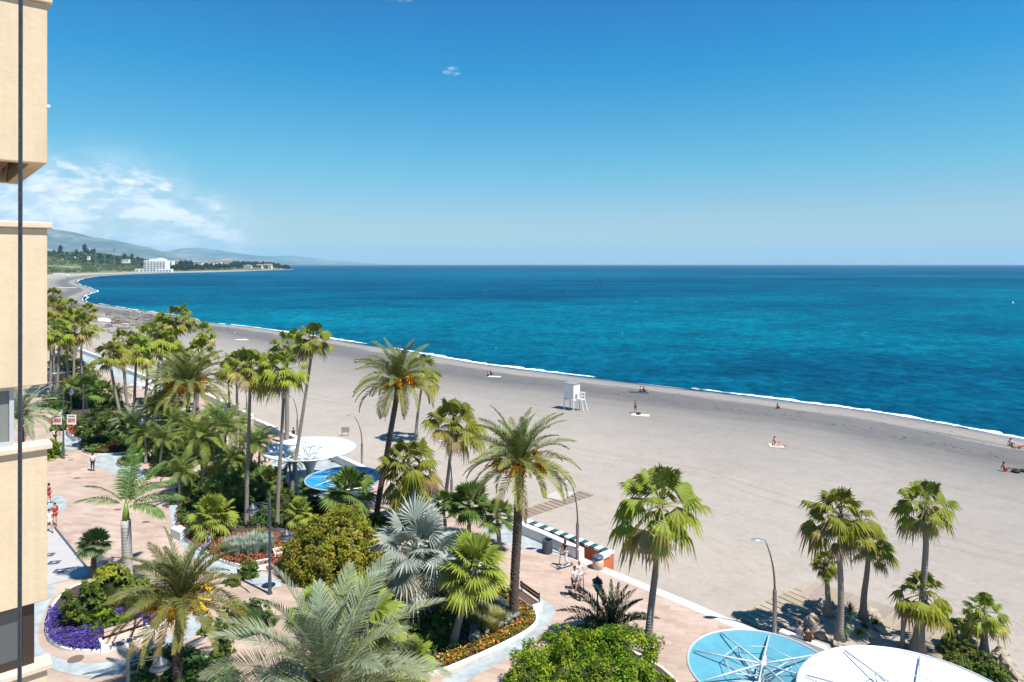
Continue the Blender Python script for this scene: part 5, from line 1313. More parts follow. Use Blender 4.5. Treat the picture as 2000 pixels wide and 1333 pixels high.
q.build('lantern_glass', mat('clear_lantern_glass', (.55,.58,.58), .1, spec=.8), r_)
q = MB(); A_ = sq(.27,lz+.43); B_ = sq(.08,lz+.62)
for k in range(4): q.poly([A_[k], A_[(k+1)%4], B_[(k+1)%4], B_[k]])
q.poly(A_[::-1]); q.lathe([(.08,lz+.62),(.09,lz+.67),(.03,lz+.70),(.02,lz+.78)], 10, closed=True); q.build('lantern_roof', M_black, r_)

# ------------------------------------------------------------------ bins, signs, lifeguard tower
def bin_(u, v, r, h, label, m=M_slate):
    p = G(u, v); r_ = empty('litter_bin', p, label, 'litter bin')
    q = MB(); q.lathe([(r*.85,0),(r*.92,.04),(r,h*.92),(r*1.05,h*.93),(r*1.05,h),(r*.85,h),(r*.8,h*.5),(0.01,h*.5)], 20); q.build('body', m, r_, smooth=False)
    q = MB()
    for k in range(20):
        a = 2*PI*k/20; q.box(-.012,r*.93,.06,.012,r*1.0,h*.9, M=Matrix.Rotation(a,4,'Z'))
    q.build('ribs', M_pole, r_); return r_
bin_(1069, 1080, .36, .92, 'dark ribbed litter bin against the white sea wall')
r_ = empty('litter_bin', G(1168, 1110), 'beige round litter bin with glass like top beside the orange parapet end', 'litter bin'); r_.scale = (.85,.85,.85)
q = MB(); q.lathe([(.36,0),(.42,.05),(.44,.5),(.40,.72),(.3,.76)], 24, closed=True); q.build('body', M_pinkwood, r_, smooth=True)
q = MB(); q.lathe([(.42,.82),(.46,.86),(.40,.96),(.15,1.0),(.02,1.0)], 24, closed=True); q.build('lid', M_slate, r_, smooth=True)
q = MB(); [q.tube([(.34*math.cos(k*PI/2),.34*math.sin(k*PI/2),.7),(.38*math.cos(k*PI/2),.38*math.sin(k*PI/2),.84)], .02, 6) for k in range(4)]; q.build('lid_posts', M_steel, r_)
for (u, v, lb) in ((197,712,'distant grey bin beside the far blue paving'),):
    bin_(u, v, .45, 1.3, lb)
r_ = empty('information_board', G(229,786), 'small upright dark blue board with pale frame on the far plaza', 'sign')
q = MB(); q.box(-.42,-.05,.15,.42,.05,1.75); q.build('frame', M_greyframe, r_); q = MB(); q.box(-.33,-.06,.35,.33,-.052,1.65); q.build('panel', mat('dark_blue_panel', (.02,.05,.09), .4), r_); q = MB(); q.box(-.5,-.15,0,.5,.15,.148); q.build('foot', M_greyframe, r_)
r_ = empty('information_board', G(281,792), 'dark blue low board behind the orange fruited date palm', 'sign')
q = MB(); q.box(-1.2,-.06,.2,1.2,.06,1.1); q.build('panel', mat('steel_blue_panel', (.03,.09,.15), .4), r_); q = MB(); q.box(-1.1,-.05,0,-1.0,.05,.198); q.box(1.0,-.05,0,1.1,.05,.198); q.build('feet', M_greyframe, r_)
r_ = empty('beach_sign', G(675,853,-.7), 'small grey sign standing alone on the sand behind the far canopy', 'sign')
q = MB(); q.box(-.5,-.03,.5,.45,.03,1.15); q.build('board', mat('grey_sign', (.30,.30,.31), .6, nscale=9, namt=.4), r_); q = MB(); q.box(-.42,-.025,-.1,-.36,.025,.498); q.box(.3,-.025,-.1,.36,.025,.498); q.build('post', M_steel, r_)

tw = empty('lifeguard_tower', G(1117,800,-.75), 'white wooden lifeguard tower with cabin on legs and ladder chair', 'lifeguard tower', rz=R(-42))
def tb(name, boxes, m=M_white):
    q = MB(); [q.box(*x) for x in boxes]; return q.build(name, m, tw)
H0, H1 = 1.55, 3.75
tb('cabin', [(-.85,-.75,H0,-.80,.75,H1),(.80,-.75,H0,.85,.75,H1-.02),(-.80,-.75,H0,.80,-.70,H0+.9),(-.80,.70,H0,.80,.75,H1)])
tb('front_panel', [(-.80,-.745,H0+.902,.80,-.705,H1-.02)])
tb('roof', [(-.95,-.85,H1+.002,.95,.85,H1+.07)], mat('grey_felt_roof', (.22,.23,.24), .8))
tb('floor', [(-.95,-.85,H0-.10,.95,.80,H0-.002)])
for x, y in ((-.82,-.72),(.82,-.72),(-.82,.70),(.82,.70)):
    tb('leg', [(x-.06,y-.06,-.2,x+.06,y+.06,H0-.102)])
tb('hatch', [(.852,-.45,H0+.05,.88,.0,H0+.75)], M_wood)
q = MB()
for x in (1.0, 1.75):
    for y in (-.1, .7): q.tube([(x,y,-.2),(x,y,H0+1.05 if x > 1 else H0+1.05)], .045, 6)
for z in (H0+.1, H0+.55, H0+1.0): q.tube([(1.75,-.1,z),(1.75,.7,z)], .035, 6); q.tube([(1.0,-.1,z),(1.75,-.1,z)], .035, 6); q.tube([(1.0,.7,z),(1.75,.7,z)], .035, 6)
q.tube([(1.75,-.1,H0),(2.25,-.15,-.1)], .045, 6); q.tube([(1.75,.7,H0),(2.25,.75,-.1)], .045, 6)
q.build('high_chair_frame', M_white, tw); tb('chair_seat', [(.97,-.14,H0-.002,1.8,.74,H0+.04)])

# ------------------------------------------------------------------ people
DG_ = None
def skin_mesh(verts, edges, radii, name, m, root=0):
    import bmesh
    me = bpy.data.meshes.new(name); me.from_pydata(verts, edges, []); o = bpy.data.objects.new(name+'_t', me); C.objects.link(o)
    o.modifiers.new('s', 'SKIN'); 
    for i, sv in enumerate(me.skin_vertices[0].data):
        r = radii[i]; sv.radius = r if isinstance(r, tuple) else (r, r); sv.use_root = (i == root)
    sb_ = o.modifiers.new('u', 'SUBSURF'); sb_.levels = 1; sb_.render_levels = 1
    dg = bpy.context.evaluated_depsgraph_get(); ev = o.evaluated_get(dg); out = bpy.data.meshes.new_from_object(ev)
    C.objects.unlink(o); bpy.data.objects.remove(o); bpy.data.meshes.remove(me)
    out.materials.clear(); out.materials.append(m); out.name = name
    out.polygons.foreach_set('use_smooth', [True]*len(out.polygons)); return out
J = ['pel','che','nck','hd','top','nose','shL','elL','haL','shR','elR','haR','hiL','knL','anL','toL','hiR','knR','anR','toR']
POSE = {
 'stand': dict(pel=(0,0,.95),che=(0,0,1.30),nck=(0,0,1.48),hd=(0,-.01,1.60),top=(0,0,1.72),nose=(0,-.11,1.60),shL=(.18,0,1.42),elL=(.24,.02,1.14),haL=(.23,-.06,.86),shR=(-.18,0,1.42),elR=(-.24,.02,1.14),haR=(-.23,-.06,.86),
    hiL=(.10,0,.90),knL=(.11,-.02,.50),anL=(.12,.02,.08),toL=(.13,-.15,.04),hiR=(-.10,0,.90),knR=(-.11,-.02,.50),anR=(-.12,.02,.08),toR=(-.13,-.15,.04)),
 'walk': dict(pel=(0,0,.95),che=(0,-.02,1.30),nck=(0,-.02,1.48),hd=(0,-.04,1.60),top=(0,-.03,1.72),nose=(0,-.14,1.60),shL=(.18,-.02,1.42),elL=(.24,.10,1.16),haL=(.22,.05,.92),shR=(-.18,-.02,1.42),elR=(-.24,-.10,1.16),haR=(-.21,-.24,.96),
    hiL=(.10,0,.90),knL=(.11,-.18,.53),anL=(.12,-.24,.09),toL=(.13,-.40,.06),hiR=(-.10,0,.90),knR=(-.11,.06,.50),anR=(-.12,.28,.12),toR=(-.13,.14,.04)),
 'sit': dict(pel=(0,0,.12),che=(0,.10,.46),nck=(0,.10,.64),hd=(0,.06,.76),top=(0,.07,.88),nose=(0,-.04,.76),shL=(.18,.10,.58),elL=(.22,.22,.34),haL=(.20,.28,.06),shR=(-.18,.10,.58),elR=(-.22,.02,.36),haR=(-.12,-.26,.42),
    hiL=(.10,-.04,.12),knL=(.14,-.42,.42),anL=(.14,-.66,.07),toL=(.14,-.82,.05),hiR=(-.10,-.04,.12),knR=(-.14,-.42,.42),anR=(-.14,-.66,.07),toR=(-.14,-.82,.05)),
 'bench': dict(pel=(0,0,.52),che=(0,.04,.86),nck=(0,.03,1.04),hd=(0,-.01,1.16),top=(0,0,1.28),nose=(0,-.11,1.15),shL=(.18,.03,.98),elL=(.22,-.02,.72),haL=(.12,-.26,.62),shR=(-.18,.03,.98),elR=(-.22,-.02,.72),haR=(-.12,-.26,.62),
    hiL=(.10,-.05,.52),knL=(.12,-.44,.52),anL=(.12,-.46,.08),toL=(.12,-.62,.04),hiR=(-.10,-.05,.52),knR=(-.12,-.44,.52),anR=(-.12,-.46,.08),toR=(-.12,-.62,.04)),
 'lie': dict(pel=(0,0,.12),che=(0,.36,.13),nck=(0,.54,.13),hd=(0,.67,.13),top=(0,.80,.13),nose=(0,.67,.25),shL=(.18,.48,.12),elL=(.28,.26,.07),haL=(.28,.02,.06),shR=(-.18,.48,.12),elR=(-.30,.62,.08),haR=(-.16,.80,.08),
    hiL=(.10,-.05,.12),knL=(.13,-.46,.16),anL=(.14,-.88,.07),toL=(.16,-.92,.20),hiR=(-.10,-.05,.12),knR=(-.12,-.42,.34),anR=(-.13,-.72,.07),toR=(-.13,-.88,.06)),
 'scoot': dict(pel=(0,.05,1.08),che=(0,.00,1.42),nck=(0,-.02,1.60),hd=(0,-.04,1.72),top=(0,-.03,1.84),nose=(0,-.14,1.72),shL=(.18,-.01,1.54),elL=(.26,-.10,1.30),haL=(.22,-.36,1.18),shR=(-.18,-.01,1.54),elR=(-.26,-.10,1.30),haR=(-.22,-.36,1.18),
    hiL=(.09,.05,1.03),knL=(.10,-.03,.64),anL=(.05,.0,.24),toL=(.06,-.16,.19),hiR=(-.09,.07,1.03),knR=(-.10,.10,.64),anR=(-.06,.26,.24),toR=(-.05,.10,.19)),
}
RAD = dict(pel=(.13,.10),che=(.15,.10),nck=.055,hd=(.085,.10),top=.06,nose=.014,shL=.055,elL=.042,haL=.03,shR=.055,elR=.042,haR=.03,hiL=.085,knL=.058,anL=.04,toL=.032,hiR=.085,knR=.058,anR=.04,toR=.032)
ED = [('pel','che'),('che','nck'),('nck','hd'),('hd','top'),('hd','nose'),('che','shL'),('shL','elL'),('elL','haL'),('che','shR'),('shR','elR'),('elR','haR'),('pel','hiL'),('hiL','knL'),('knL','anL'),('anL','toL'),('pel','hiR'),('hiR','knR'),('knR','anR'),('anR','toR')]
CACHE = {}
def piece(pose, names, scale_r, m, nm, cut=None):
    key = (pose, tuple(names), scale_r, m.name, str(cut))
    if key in CACHE: return CACHE[key]
    P = dict(POSE[pose]); 
    if cut:
        for a, b_, t in cut: P[a] = tuple(Vector(P[b_]).lerp(Vector(POSE[pose][a]), t))
    vs = [P[n] for n in names]; ix = {n: i for i, n in enumerate(names)}
    es = [(ix[a], ix[b_]) for a, b_ in ED if a in ix and b_ in ix]
    rr = []
    for n in names:
        r = RAD[n]; r = (r[0]*scale_r, r[1]*scale_r) if isinstance(r, tuple) else r*scale_r; rr.append(r)
    CACHE[key] = skin_mesh(vs, es, rr, nm, m); return CACHE[key]
SITZ = {}
def person(u, v, z, pose, label, top=None, bottom='black', long_=True, hair='dark', skin=M_skin, rz=0.0, s=1.0, long_hair=False, pack=None, group=None, lift=0.0):
    p = G(u, v, z); p.z += lift; r_ = empty('person', p, label, 'person', group, rz=rz); r_.scale = (s,s,s)
    link('body', piece(pose, J, 1.0, skin, 'body'), r_)
    if top: link('shirt', piece(pose, ['pel','che','shL','elL','shR','elR'], 1.16, CLOTH[top], 'shirt', [('elL','shL',.55),('elR','shR',.55)]), r_)
    if bottom:
        if long_: link('trousers', piece(pose, ['pel','hiL','knL','anL','hiR','knR','anR'], 1.17, CLOTH[bottom], 'trousers'), r_)
        else: link('shorts', piece(pose, ['pel','hiL','knL','hiR','knR'], 1.18, CLOTH[bottom], 'shorts', [('knL','hiL',.6),('knR','hiR',.6)]), r_)
    if top and top != 'none' and not pose in ('lie','sit'):
        link('shoes', piece(pose, ['anL','toL','anR','toR'], 1.35, CLOTH['black'] if bottom == 'black' else CLOTH['white'], 'shoes') if False else shoe_mesh(pose), r_)
    # hair
    hd = Vector(POSE[pose]['hd']); tp = Vector(POSE[pose]['top']); fw = (Vector(POSE[pose]['nose'])-hd).normalized(); ax = (tp-hd).normalized()
    B = MB(); sd = ax.cross(fw)
    for i in range(6):
        th = -.5 + (PI/2+.5)*i/5
        for j in range(12):
            a = 2*PI*j/12; fr = math.cos(a)
            rr = .108*math.cos(th)*(1 if fr < .3 else .97); zz_ = math.sin(th)*.13 + .045
            if fr > .3 and th < .35: zz_ = .075
            if long_hair and fr < -.2 and i == 0: zz_ -= .22
            B.vert(hd + fw*(rr*fr-.008) + sd*(rr*math.sin(a)) + ax*zz_)
    for i in range(5):
        for j in range(12): j2 = (j+1) % 12; B.face([i*12+j, i*12+j2, (i+1)*12+j2, (i+1)*12+j])
    B.build('hair', HAIR[hair], r_, smooth=True)
    if pack:
        q = MB(); cz_ = POSE[pose]['che'][2]; q.box(-.15,.13,cz_-.22,.15,.30,cz_+.16); o = q.build('backpack', CLOTH[pack], r_); md = o.modifiers.new('b','BEVEL'); md.width = .05; md.segments = 3
    return r_
def shoe_mesh(pose):
    key = ('shoe', pose)
    if key in CACHE: return CACHE[key]
    B = MB()
    for s_ in 'LR':
        a = Vector(POSE[pose]['an'+s_]); t = Vector(POSE[pose]['to'+s_]); B.tube([a+Vector((0,.04,-.04)), a.lerp(t,.5)+Vector((0,0,-.02)), t+Vector((0,-.02,.0))], [.05,.055,.04], 8)
    CACHE[key] = B.mesh('shoes', CLOTH['black'], smooth=True); return CACHE[key]
def scooter(u, v, label, rz, m=M_black):
    p = G(u, v); r_ = empty('electric_scooter', p, label, 'scooter', rz=rz)
    q = MB(); q.box(-.08,-.35,.12,.08,.42,.16); q.build('deck', m, r_)
    for y in (-.52,.50):
        q = MB(); q.lathe([(.05,-.025),(.11,-.03),(.115,0),(.11,.03),(.05,.025)], 16); o = q.build('wheel', M_black, r_); o.location = (0,y,.115); o.rotation_euler = (0,PI/2,0)
    q = MB(); q.tube([(0,-.50,.2),(0,-.38,1.15)], .025, 8); q.build('stem', M_pole, r_); q = MB(); q.tube([(-.26,-.38,1.16),(.26,-.38,1.16)], .018, 8); q.build('handlebar', m, r_)
    q = MB(); q.box(-.05,-.62,.24,.05,-.42,.255); q.build('mudguard', m, r_); return r_
def towel(u, v, z, w_, l_, rz, label, c=(.62,.60,.50)):
    B = MB(); n = 8
    for i in range(n+1):
        for j in range(4): B.vert((w_*(j/3-.5), l_*(i/n-.5), .02+.015*noise.noise(Vector((i*.7+u, j*.8, v)))))
    for i in range(n):
        for j in range(3): B.face([i*4+j, i*4+j+1, (i+1)*4+j+1, (i+1)*4+j])
    p = G(u, v, z); o = B.build('beach_towel', mat('towel_cloth', c, .9), loc=tuple(p)); o.rotation_euler = (0,0,rz); md = o.modifiers.new('t','SOLIDIFY'); md.thickness = .015
    return tag(o, label, 'towel', 'towels on the sand')
ZB = -.74
person(181, 920, 0, 'stand', 'person in white shirt and black trousers walking away in the open plaza', 'white', 'black', rz=PI)
person(108, 867, 0, 'walk', 'person in black with a white backpack near the banner lamp', 'black', 'black', rz=PI*.9, pack='white')
person(107, 1027, 0, 'stand', 'person in red shirt and red shorts with dark backpack by the pale terrace', 'red', 'red', False, rz=.3, pack='navy')
person(96, 1040, 0, 'walk', 'person in white shirt with dark hair beside the one in red, at the building edge', 'white', 'white', False, rz=.9)
person(95, 985, 0, 'walk', 'person in red half hidden by the building edge farther up the plaza', 'red', 'red', False, rz=2.6)
person(172, 727, 0, 'walk', 'distant person in red on the far plaza beside the blue paving', 'red', 'pink', False, rz=2.0)
person(247, 716, 0, 'stand', 'distant person in pink behind the middle far palm crowns', 'pink', 'white', False, rz=1.0)
person(408, 1078, 0, 'bench', 'person in blue seated on the white garden kerb', 'blue', 'denim', True, rz=-.6)
person(528, 868, 0, 'bench', 'person in pink sitting by the sea wall left of the far white canopy', 'pink', 'pink', True, rz=.4)
person(573, 858, 0, 'bench', 'dark haired head of a person sitting behind the far canopy wall', 'brown', 'black', True, rz=.4)
person(1104, 1108, 0, 'scoot', 'long haired person in black top and pale trousers riding a scooter by the sea wall', 'black', 'white', rz=-1.0, long_hair=True, s=.97)
scooter(1104, 1109, 'pale scooter under the long haired rider', -1.0, M_greyframe)
person(1122, 1166, 0, 'scoot', 'person in white shirt and dark shorts riding the front scooter', 'white', 'navy', False, hair='brown', rz=.55, s=1.0)
scooter(1122, 1167, 'front black scooter carrying the rider in dark shorts', .55)
person(1131, 1154, 0, 'scoot', 'blond person in white riding the scooter just behind', 'white', 'white', False, hair='blond', rz=.55, s=1.0)
scooter(1131, 1155, 'black scooter of the blond rider just behind', .55)
person(1562, 1262, 0, 'bench', 'person in grey seated on the wall end beside the right curved lamp', 'grey', 'white', True, rz=2.4)
person(1578, 1268, 0, 'bench', 'person in brown seated next to the one in grey near the rocks', 'brown', 'brown', True, rz=2.4)
bm_ = MB(); bm_.box(-1.2,-.2,0,1.2,.2,.42); ob = bm_.build('low_wall', M_whitewall, loc=tuple(G(1568,1263))); ob.rotation_euler = (0,0,R(-46)); tag(ob, 'low white wall end by the rocks where two people sit', 'wall')
person(1241, 807, ZB, 'stand', 'tanned person in black shorts standing alone on the beach by a white towel', None, 'black', False, skin=M_tan, rz=.4)
towel(1251, 811, ZB, 1.3, 2.4, R(70), 'pale towel with a dark bag beside the standing beach person')
bg_ = MB(); bg_.lathe([(.30,0),(.36,.1),(.28,.24),(.02,.3)], 12, closed=True); tag(bg_.build('beach_bag', CLOTH['black'], loc=tuple(G(1247,810,ZB)+Vector((0,0,.03)))), 'black bag lying on the pale towel', 'bag')
person(1519, 800, -1.1, 'sit', 'person sitting alone on a towel right at the water edge', None, 'navy', False, skin=M_tan, rz=2.6)
towel(1517, 802, -1.05, 1.3, 2.4, R(80), 'white towel of the lone sitter at the water edge')
person(1514, 868, ZB, 'sit', 'pale skinned sunbather propped up on the middle of the dry sand', None, 'pink', False, rz=1.6)
person(1522, 871, ZB, 'lie', 'sunbather lying flat beside the one propped up on the dry sand', None, 'pink', False, rz=1.4)
towel(1516, 871, ZB, 1.5, 1.5, R(80), 'light towel under the two sunbathers on dry sand')
person(1974, 871, -.95, 'sit', 'person in white sitting near the right photo edge by the water', 'white', 'navy', False, rz=2.2)
person(1990, 875, -.95, 'lie', 'person lying at the right photo edge next to the one in white', None, 'red', False, skin=M_tan, rz=1.5)
person(1962, 920, ZB, 'sit', 'person crouched beside dark bags near the right photo edge', None, 'red', False, skin=M_tan, rz=1.2)
bg_ = MB(); bg_.lathe([(.35,0),(.42,.12),(.3,.28),(.02,.34)], 12, closed=True); bg_.lathe([(.3,0),(.34,.1),(.2,.22),(.02,.26)], 12, o=(.9,.2,0), closed=True); tag(bg_.build('beach_bag', CLOTH['black'], loc=tuple(G(1984,922,ZB))), 'dark bags on the sand right of the crouched person', 'bag')
person(1251, 765, -.9, 'sit', 'person in white top in the seated group near the surf', 'white', 'black', False, rz=2.8)
person(1258, 766, -.9, 'sit', 'tanned person at the right of the seated group near the surf', None, 'black', False, skin=M_tan, rz=2.4)
towel(1247, 767, -.9, 1.6, 3.2, R(80), 'dark towel under the seated group near the surf', (.03,.035,.05))
person(959, 733, -.85, 'sit', 'dark sitter at the right of the pair left of the lifeguard tower', 'black', 'black', False, skin=M_tan, rz=2.6)
person(953, 734, -.85, 'sit', 'pinkish sitter at the left of the pair left of the lifeguard tower', 'pink', 'navy', False, rz=2.6)
towel(966, 736, -.85, 1.3, 2.4, R(75), 'pale towel beside the pair left of the lifeguard tower', (.50,.55,.50))
person(781, 687, -1.5, 'stand', 'bather standing at the water edge above the curved date palm', None, 'red', False, skin=M_tan, rz=2.8)
person(775, 689, -1.45, 'stand', 'second bather in the shallows left of the first', None, 'navy', False, skin=M_tan, rz=2.2)
person(831, 700, -1.3, 'stand', 'small child in pink at the water edge', 'pink', 'white', False, rz=2.0, s=.62)
person(695, 709, ZB, 'sit', 'lone sitter on the sand right of the tallest palm', 'grey', 'black', False, rz=2.2)
person(457, 652, -.9, 'sit', 'sunbather on a yellow towel left of the tallest palm', None, 'yellow', False, rz=2.2)
towel(454, 654, -.9, 2.2, 3.2, R(70), 'yellow towel on the far sand', (.58,.60,.34))
person(477, 663, ZB, 'lie', 'sunbather lying on a white towel on the far sand', None, 'white', False, rz=1.4)
towel(473, 664, ZB, 1.8, 3.6, R(80), 'white towel under the lying far sunbather', (.66,.66,.64))
person(446, 645, -1.0, 'sit', 'distant sitter near the surf above the yellow towel', None, 'red', False, skin=M_tan, rz=2.0)
person(260, 612, -1.4, 'stand', 'distant person standing at the surf beyond the palms', 'white', 'navy', True, rz=2.0, s=1.05)
person(188, 588, -1.1, 'stand', 'very distant person on the sand spit', 'black', 'black', True, rz=2.0)
person(97, 548, -.6, 'stand', 'very distant person on the far beach by the building edge', 'black', 'black', True)
# swimmer, buoys
for (u, v, lb) in ((706,650,'swimmer head and shoulders in the water off the tallest palm'), (955,717,'swimmer close to the breaking wave')):
    p = G(u, v, ZS); r_ = empty('person', p, lb, 'person'); r_.location.z = ZS-1.2
    link('body', piece('stand', J, 1.0, M_tan, 'body'), r_)
by = G(1172, 553, ZS); r_ = empty('buoy', by, 'dark buoy far out on the open sea', 'buoy')
q = MB(); q.lathe([(.9,-.3),(1.3,.2),(1.2,.9),(.4,1.3),(.3,4.5),(.6,4.7),(.5,5.3),(.02,5.8)], 14, closed=True); q.build('float', CLOTH['black'], r_, smooth=True)
by = G(1978, 593, ZS); r_ = empty('buoy', by, 'small white buoy near the right photo edge', 'buoy'); q = MB(); q.lathe([(.3,-.3),(.5,.1),(.4,.6),(.02,1.1)], 12, closed=True); q.build('float', M_white, r_, smooth=True)
HAZE = 4.8e-5
# ------------------------------------------------------------------ far shore
M_hotel = mat('white_hotel_walls', (0.78,0.77,0.74), .8); M_hshade = mat('window_dark', (.10,.12,.14), .3); M_tile = mat('terracotta_roof', (.34,.21,.15), .85)
M_cream = mat('cream_far_walls', (.72,.68,.62), .85)
def building(name, u0, u1, vb, vt, Y, label, mw=M_hotel, floors=3, cols=6, roof=None, depth=16, stepped=0, vpx=None, zbase=None, ang=0.0):
    x0 = (u0-1000)/F*Y; x1 = (u1-1000)/F*Y; zt = CAMZ-(vt-HZ)/F*Y; zb = CAMZ-(vb-HZ)/F*Y if zbase is None else zbase
    r_ = empty(name, ((x0+x1)/2, Y, zb), label, 'building', rz=ang); w_ = (x1-x0)/2; H = zt-zb
    q = MB(); q.box(-w_,0,-8,w_,depth,H)
    if stepped: q.box(-w_*.55,1,H+.001,w_*.75,depth-1,H+stepped); q.box(w_*.2,2,H+stepped+.002,w_*.5,depth-2,H+stepped*1.8)
    q.build('wall', mw, r_)
    if roof:
        q = MB(); a = 1.0; P = [(-w_-a,-a,H),(w_+a,-a,H),(w_+a,depth+a,H),(-w_-a,depth+a,H)]; rd = [(-w_+depth*.3,depth/2,H+roof),(w_-depth*.3,depth/2,H+roof)]
        q.poly([P[0],P[1],rd[1],rd[0]]); q.poly([P[2],P[3],rd[0],rd[1]]); q.poly([P[1],P[2],rd[1]]); q.poly([P[3],P[0],rd[0]]); q.poly([(p[0],p[1],H-.01) for p in P[::-1]]); q.build('roof', M_tile, r_)
    fh = H/(floors+.3)
    for f in range(floors):
        q = MB()
        for c in range(cols):
            cx = -w_ + 2*w_*(c+.5)/cols; q.box(cx-w_/cols*.62,-.35,fh*(f+.30),cx+w_/cols*.62,-.02,fh*(f+.78))
            q.box(cx-w_/cols*.75,-1.0,fh*(f+.16),cx+w_/cols*.75,-.36,fh*(f+.30), m=1)
        q.build('window_row', [M_hshade, mw], r_)
    return r_
building('hotel', 281, 323, 532, 509, 1760, 'large white beachfront hotel with balcony rows at the start of the cape', floors=5, cols=7, stepped=3.5, depth=24)
building('hotel_annex', 306, 335, 532.5, 525.5, 1735, 'low white terrace block in front of the large white hotel', floors=1, cols=5, depth=10)
building('hotel_annex', 264, 281, 530, 525.5, 1790, 'small white house left of the large white hotel', floors=1, cols=2, depth=10)
bs = [(318,336,527,509.5,2000,'white stepped apartment block behind the big hotel',4,4,None,M_hotel),(336,352,528,510.5,2150,'cream apartment block left of the dark pine clump',4,3,3.0,M_cream),
      (372,394,528,512,2200,'white apartment block right of the dark pine clump',3,4,2.5,M_hotel),(396,414,528,513,2250,'second white apartment block on the cape',3,3,2.5,M_hotel),(412,430,528,511,2350,'cream apartment block in the middle of the cape',4,3,2.5,M_cream),
      (430,450,527,509.5,2400,'tallest cream block with tiled roof on the cape',4,4,4.5,M_cream),(455,474,525.5,519,2450,'villa with orange roof at the left of the tiled houses',2,4,3.5,M_cream),(478,490,525.5,519.5,2480,'small orange villa in the row of tiled houses',2,3,3.5,M_cream),
      (500,512,524.5,518,2550,'white villa left of the last red villa',2,3,3.0,M_hotel),(512,530,524.5,517.5,2600,'last red roofed villa before the point of the cape',2,4,3.5,M_cream)]
for (a, b_, vb, vt, Y, lb, fl, co, rf, mw) in bs: building('apartment_block' if fl > 2 else 'villa', a, b_, vb, vt, Y, lb, mw, fl, co, rf)
hs = [(140,146,504,501.8,2000,'small white house among the hill trees left of the cranes'),(118,122,505,503.3,1950,'tiny white house at the left end of the hill'),(238,252,509,507,1950,'long low pale house on the hill right of the cranes'),(170,174,503,501.2,2000,'small cream house on the hill skyline')]
for (a, b_, vb, vt, Y, lb) in hs: building('villa', a, b_, vb, vt, Y, lb, M_hotel, 1, 2, None, depth=7)
# marquee and beach huts on the far sand
for (u0, u1, vb, vt, Y, lb) in ((112,144,566,562,600,'long white flat awning on the far sand'), (128,133,540,535,900,'small white beach hut below the hill trees'), (104,124,536.5,534,1000,'low white beach bar roof by the building edge')):
    x0 = (u0-1000)/F*Y; x1 = (u1-1000)/F*Y; zt = CAMZ-(vt-HZ)/F*Y; zb = CAMZ-(vb-HZ)/F*Y; r_ = empty('beach_awning', ((x0+x1)/2, Y, zb-1.5), lb, 'awning'); w_ = (x1-x0)/2
    q = MB(); q.box(-w_,0,1.5,w_,4,1.5+(zt-zb)); q.build('roof', M_white, r_); q = MB(); [q.box(x-.1,y-.1,-1,x+.1,y+.1,1.499) for x in (-w_+.3,0,w_-.3) for y in (.3,3.7)]; q.build('posts', M_steel, r_)
q = MB(); p = G(202,628,-.7); q.lathe([(3.2,0),(3.0,.5),(1.6,1.1),(.1,1.3)], 14, closed=True); o = q.build('upturned_boat', M_white, loc=tuple(p)); o.scale = (1.25,.55,1); o.rotation_euler = (0,0,-.5); tag(o, 'white upturned boat hull lying among the driftwood', 'boat')
# cranes
def crane(u, vb, vt, Y, jib, label):
    x = (u-1000)/F*Y; zb = CAMZ-(vb-HZ)/F*Y; H = (vb-vt)/F*Y; r_ = empty('tower_crane', (x,Y,zb-6), label, 'crane', 'tower cranes on the hill'); H += 6
    mc = mat('crane_green', (.05,.16,.14), .6); q = MB(); s_ = .9
    for a, b_ in ((-s_,-s_),(s_,-s_),(s_,s_),(-s_,s_)): q.tube([(a,b_,0),(a,b_,H)], .2, 5)
    n = int(H/3)
    for k in range(n):
        z = k*H/n; z2 = (k+1)*H/n; sg = 1 if k % 2 else -1; q.tube([(-s_*sg,-s_,z),(s_*sg,-s_,z2)], .12, 4); q.tube([(-s_,s_*sg,z),(-s_,-s_*sg,z2)], .12, 4)
    q.build('mast', mc, r_)
    q = MB(); a = jib
    q.tube([(-a*.3,0,H),(a,0,H)], .3, 5); q.tube([(0,0,H),(0,0,H+5)], .3, 5); q.tube([(0,0,H+5),(a*.7,0,H+.3)], .12, 4); q.tube([(0,0,H+5),(-a*.28,0,H+.3)], .12, 4); q.build('jib', mc, r_)
    q = MB(); q.box(-a*.3,-.8,H-2.2,-a*.24,.8,H-.3); q.build('counterweight', M_steel, r_)
crane(187, 513, 491, 1650, 26, 'green tower crane with long jib on the hill'); crane(223, 512, 487, 1700, 4, 'thin tall tower crane seen end on, right of the green one'); crane(205, 515, 498, 1640, 4, 'small reddish crane between the two taller ones')
# far trees: a few kinds, copied one by one
def far_tree_mesh(seed, r, h, cols, n=420, flat=False):
    random.seed(seed); B = MB()
    for k in range(n):
        d = Vector((random.gauss(0,1), random.gauss(0,1), random.gauss(0,1))).normalized(); q = .55+.5*random.random()
        lump = .8+.5*noise.noise(d*1.6+Vector((seed,0,0)))
        o = Vector((d.x*r*q*lump, d.y*r*q*lump, h*.58 + d.z*h*.42*q*lump)); t = Vector((random.gauss(0,1), random.gauss(0,1), random.gauss(0,.6))).normalized(); s_ = t.cross(UP).normalized(); L = r*.26*random.uniform(.6,1.3)
        c = jit(random.choice(cols), .25); B.face([B.vert(o-t*L, c), B.vert(o+s_*L*.7+UP*L*.2, c), B.vert(o+t*L, c), B.vert(o-s_*L*.7-UP*L*.2, c)])
    return B.mesh('tree_crown', M_leaf, col=True)
PINE = [(.018,.036,.016),(.03,.052,.02),(.045,.068,.026)]; OLV = [(.06,.09,.03),(.09,.12,.04),(.12,.14,.05)]
kinds = []
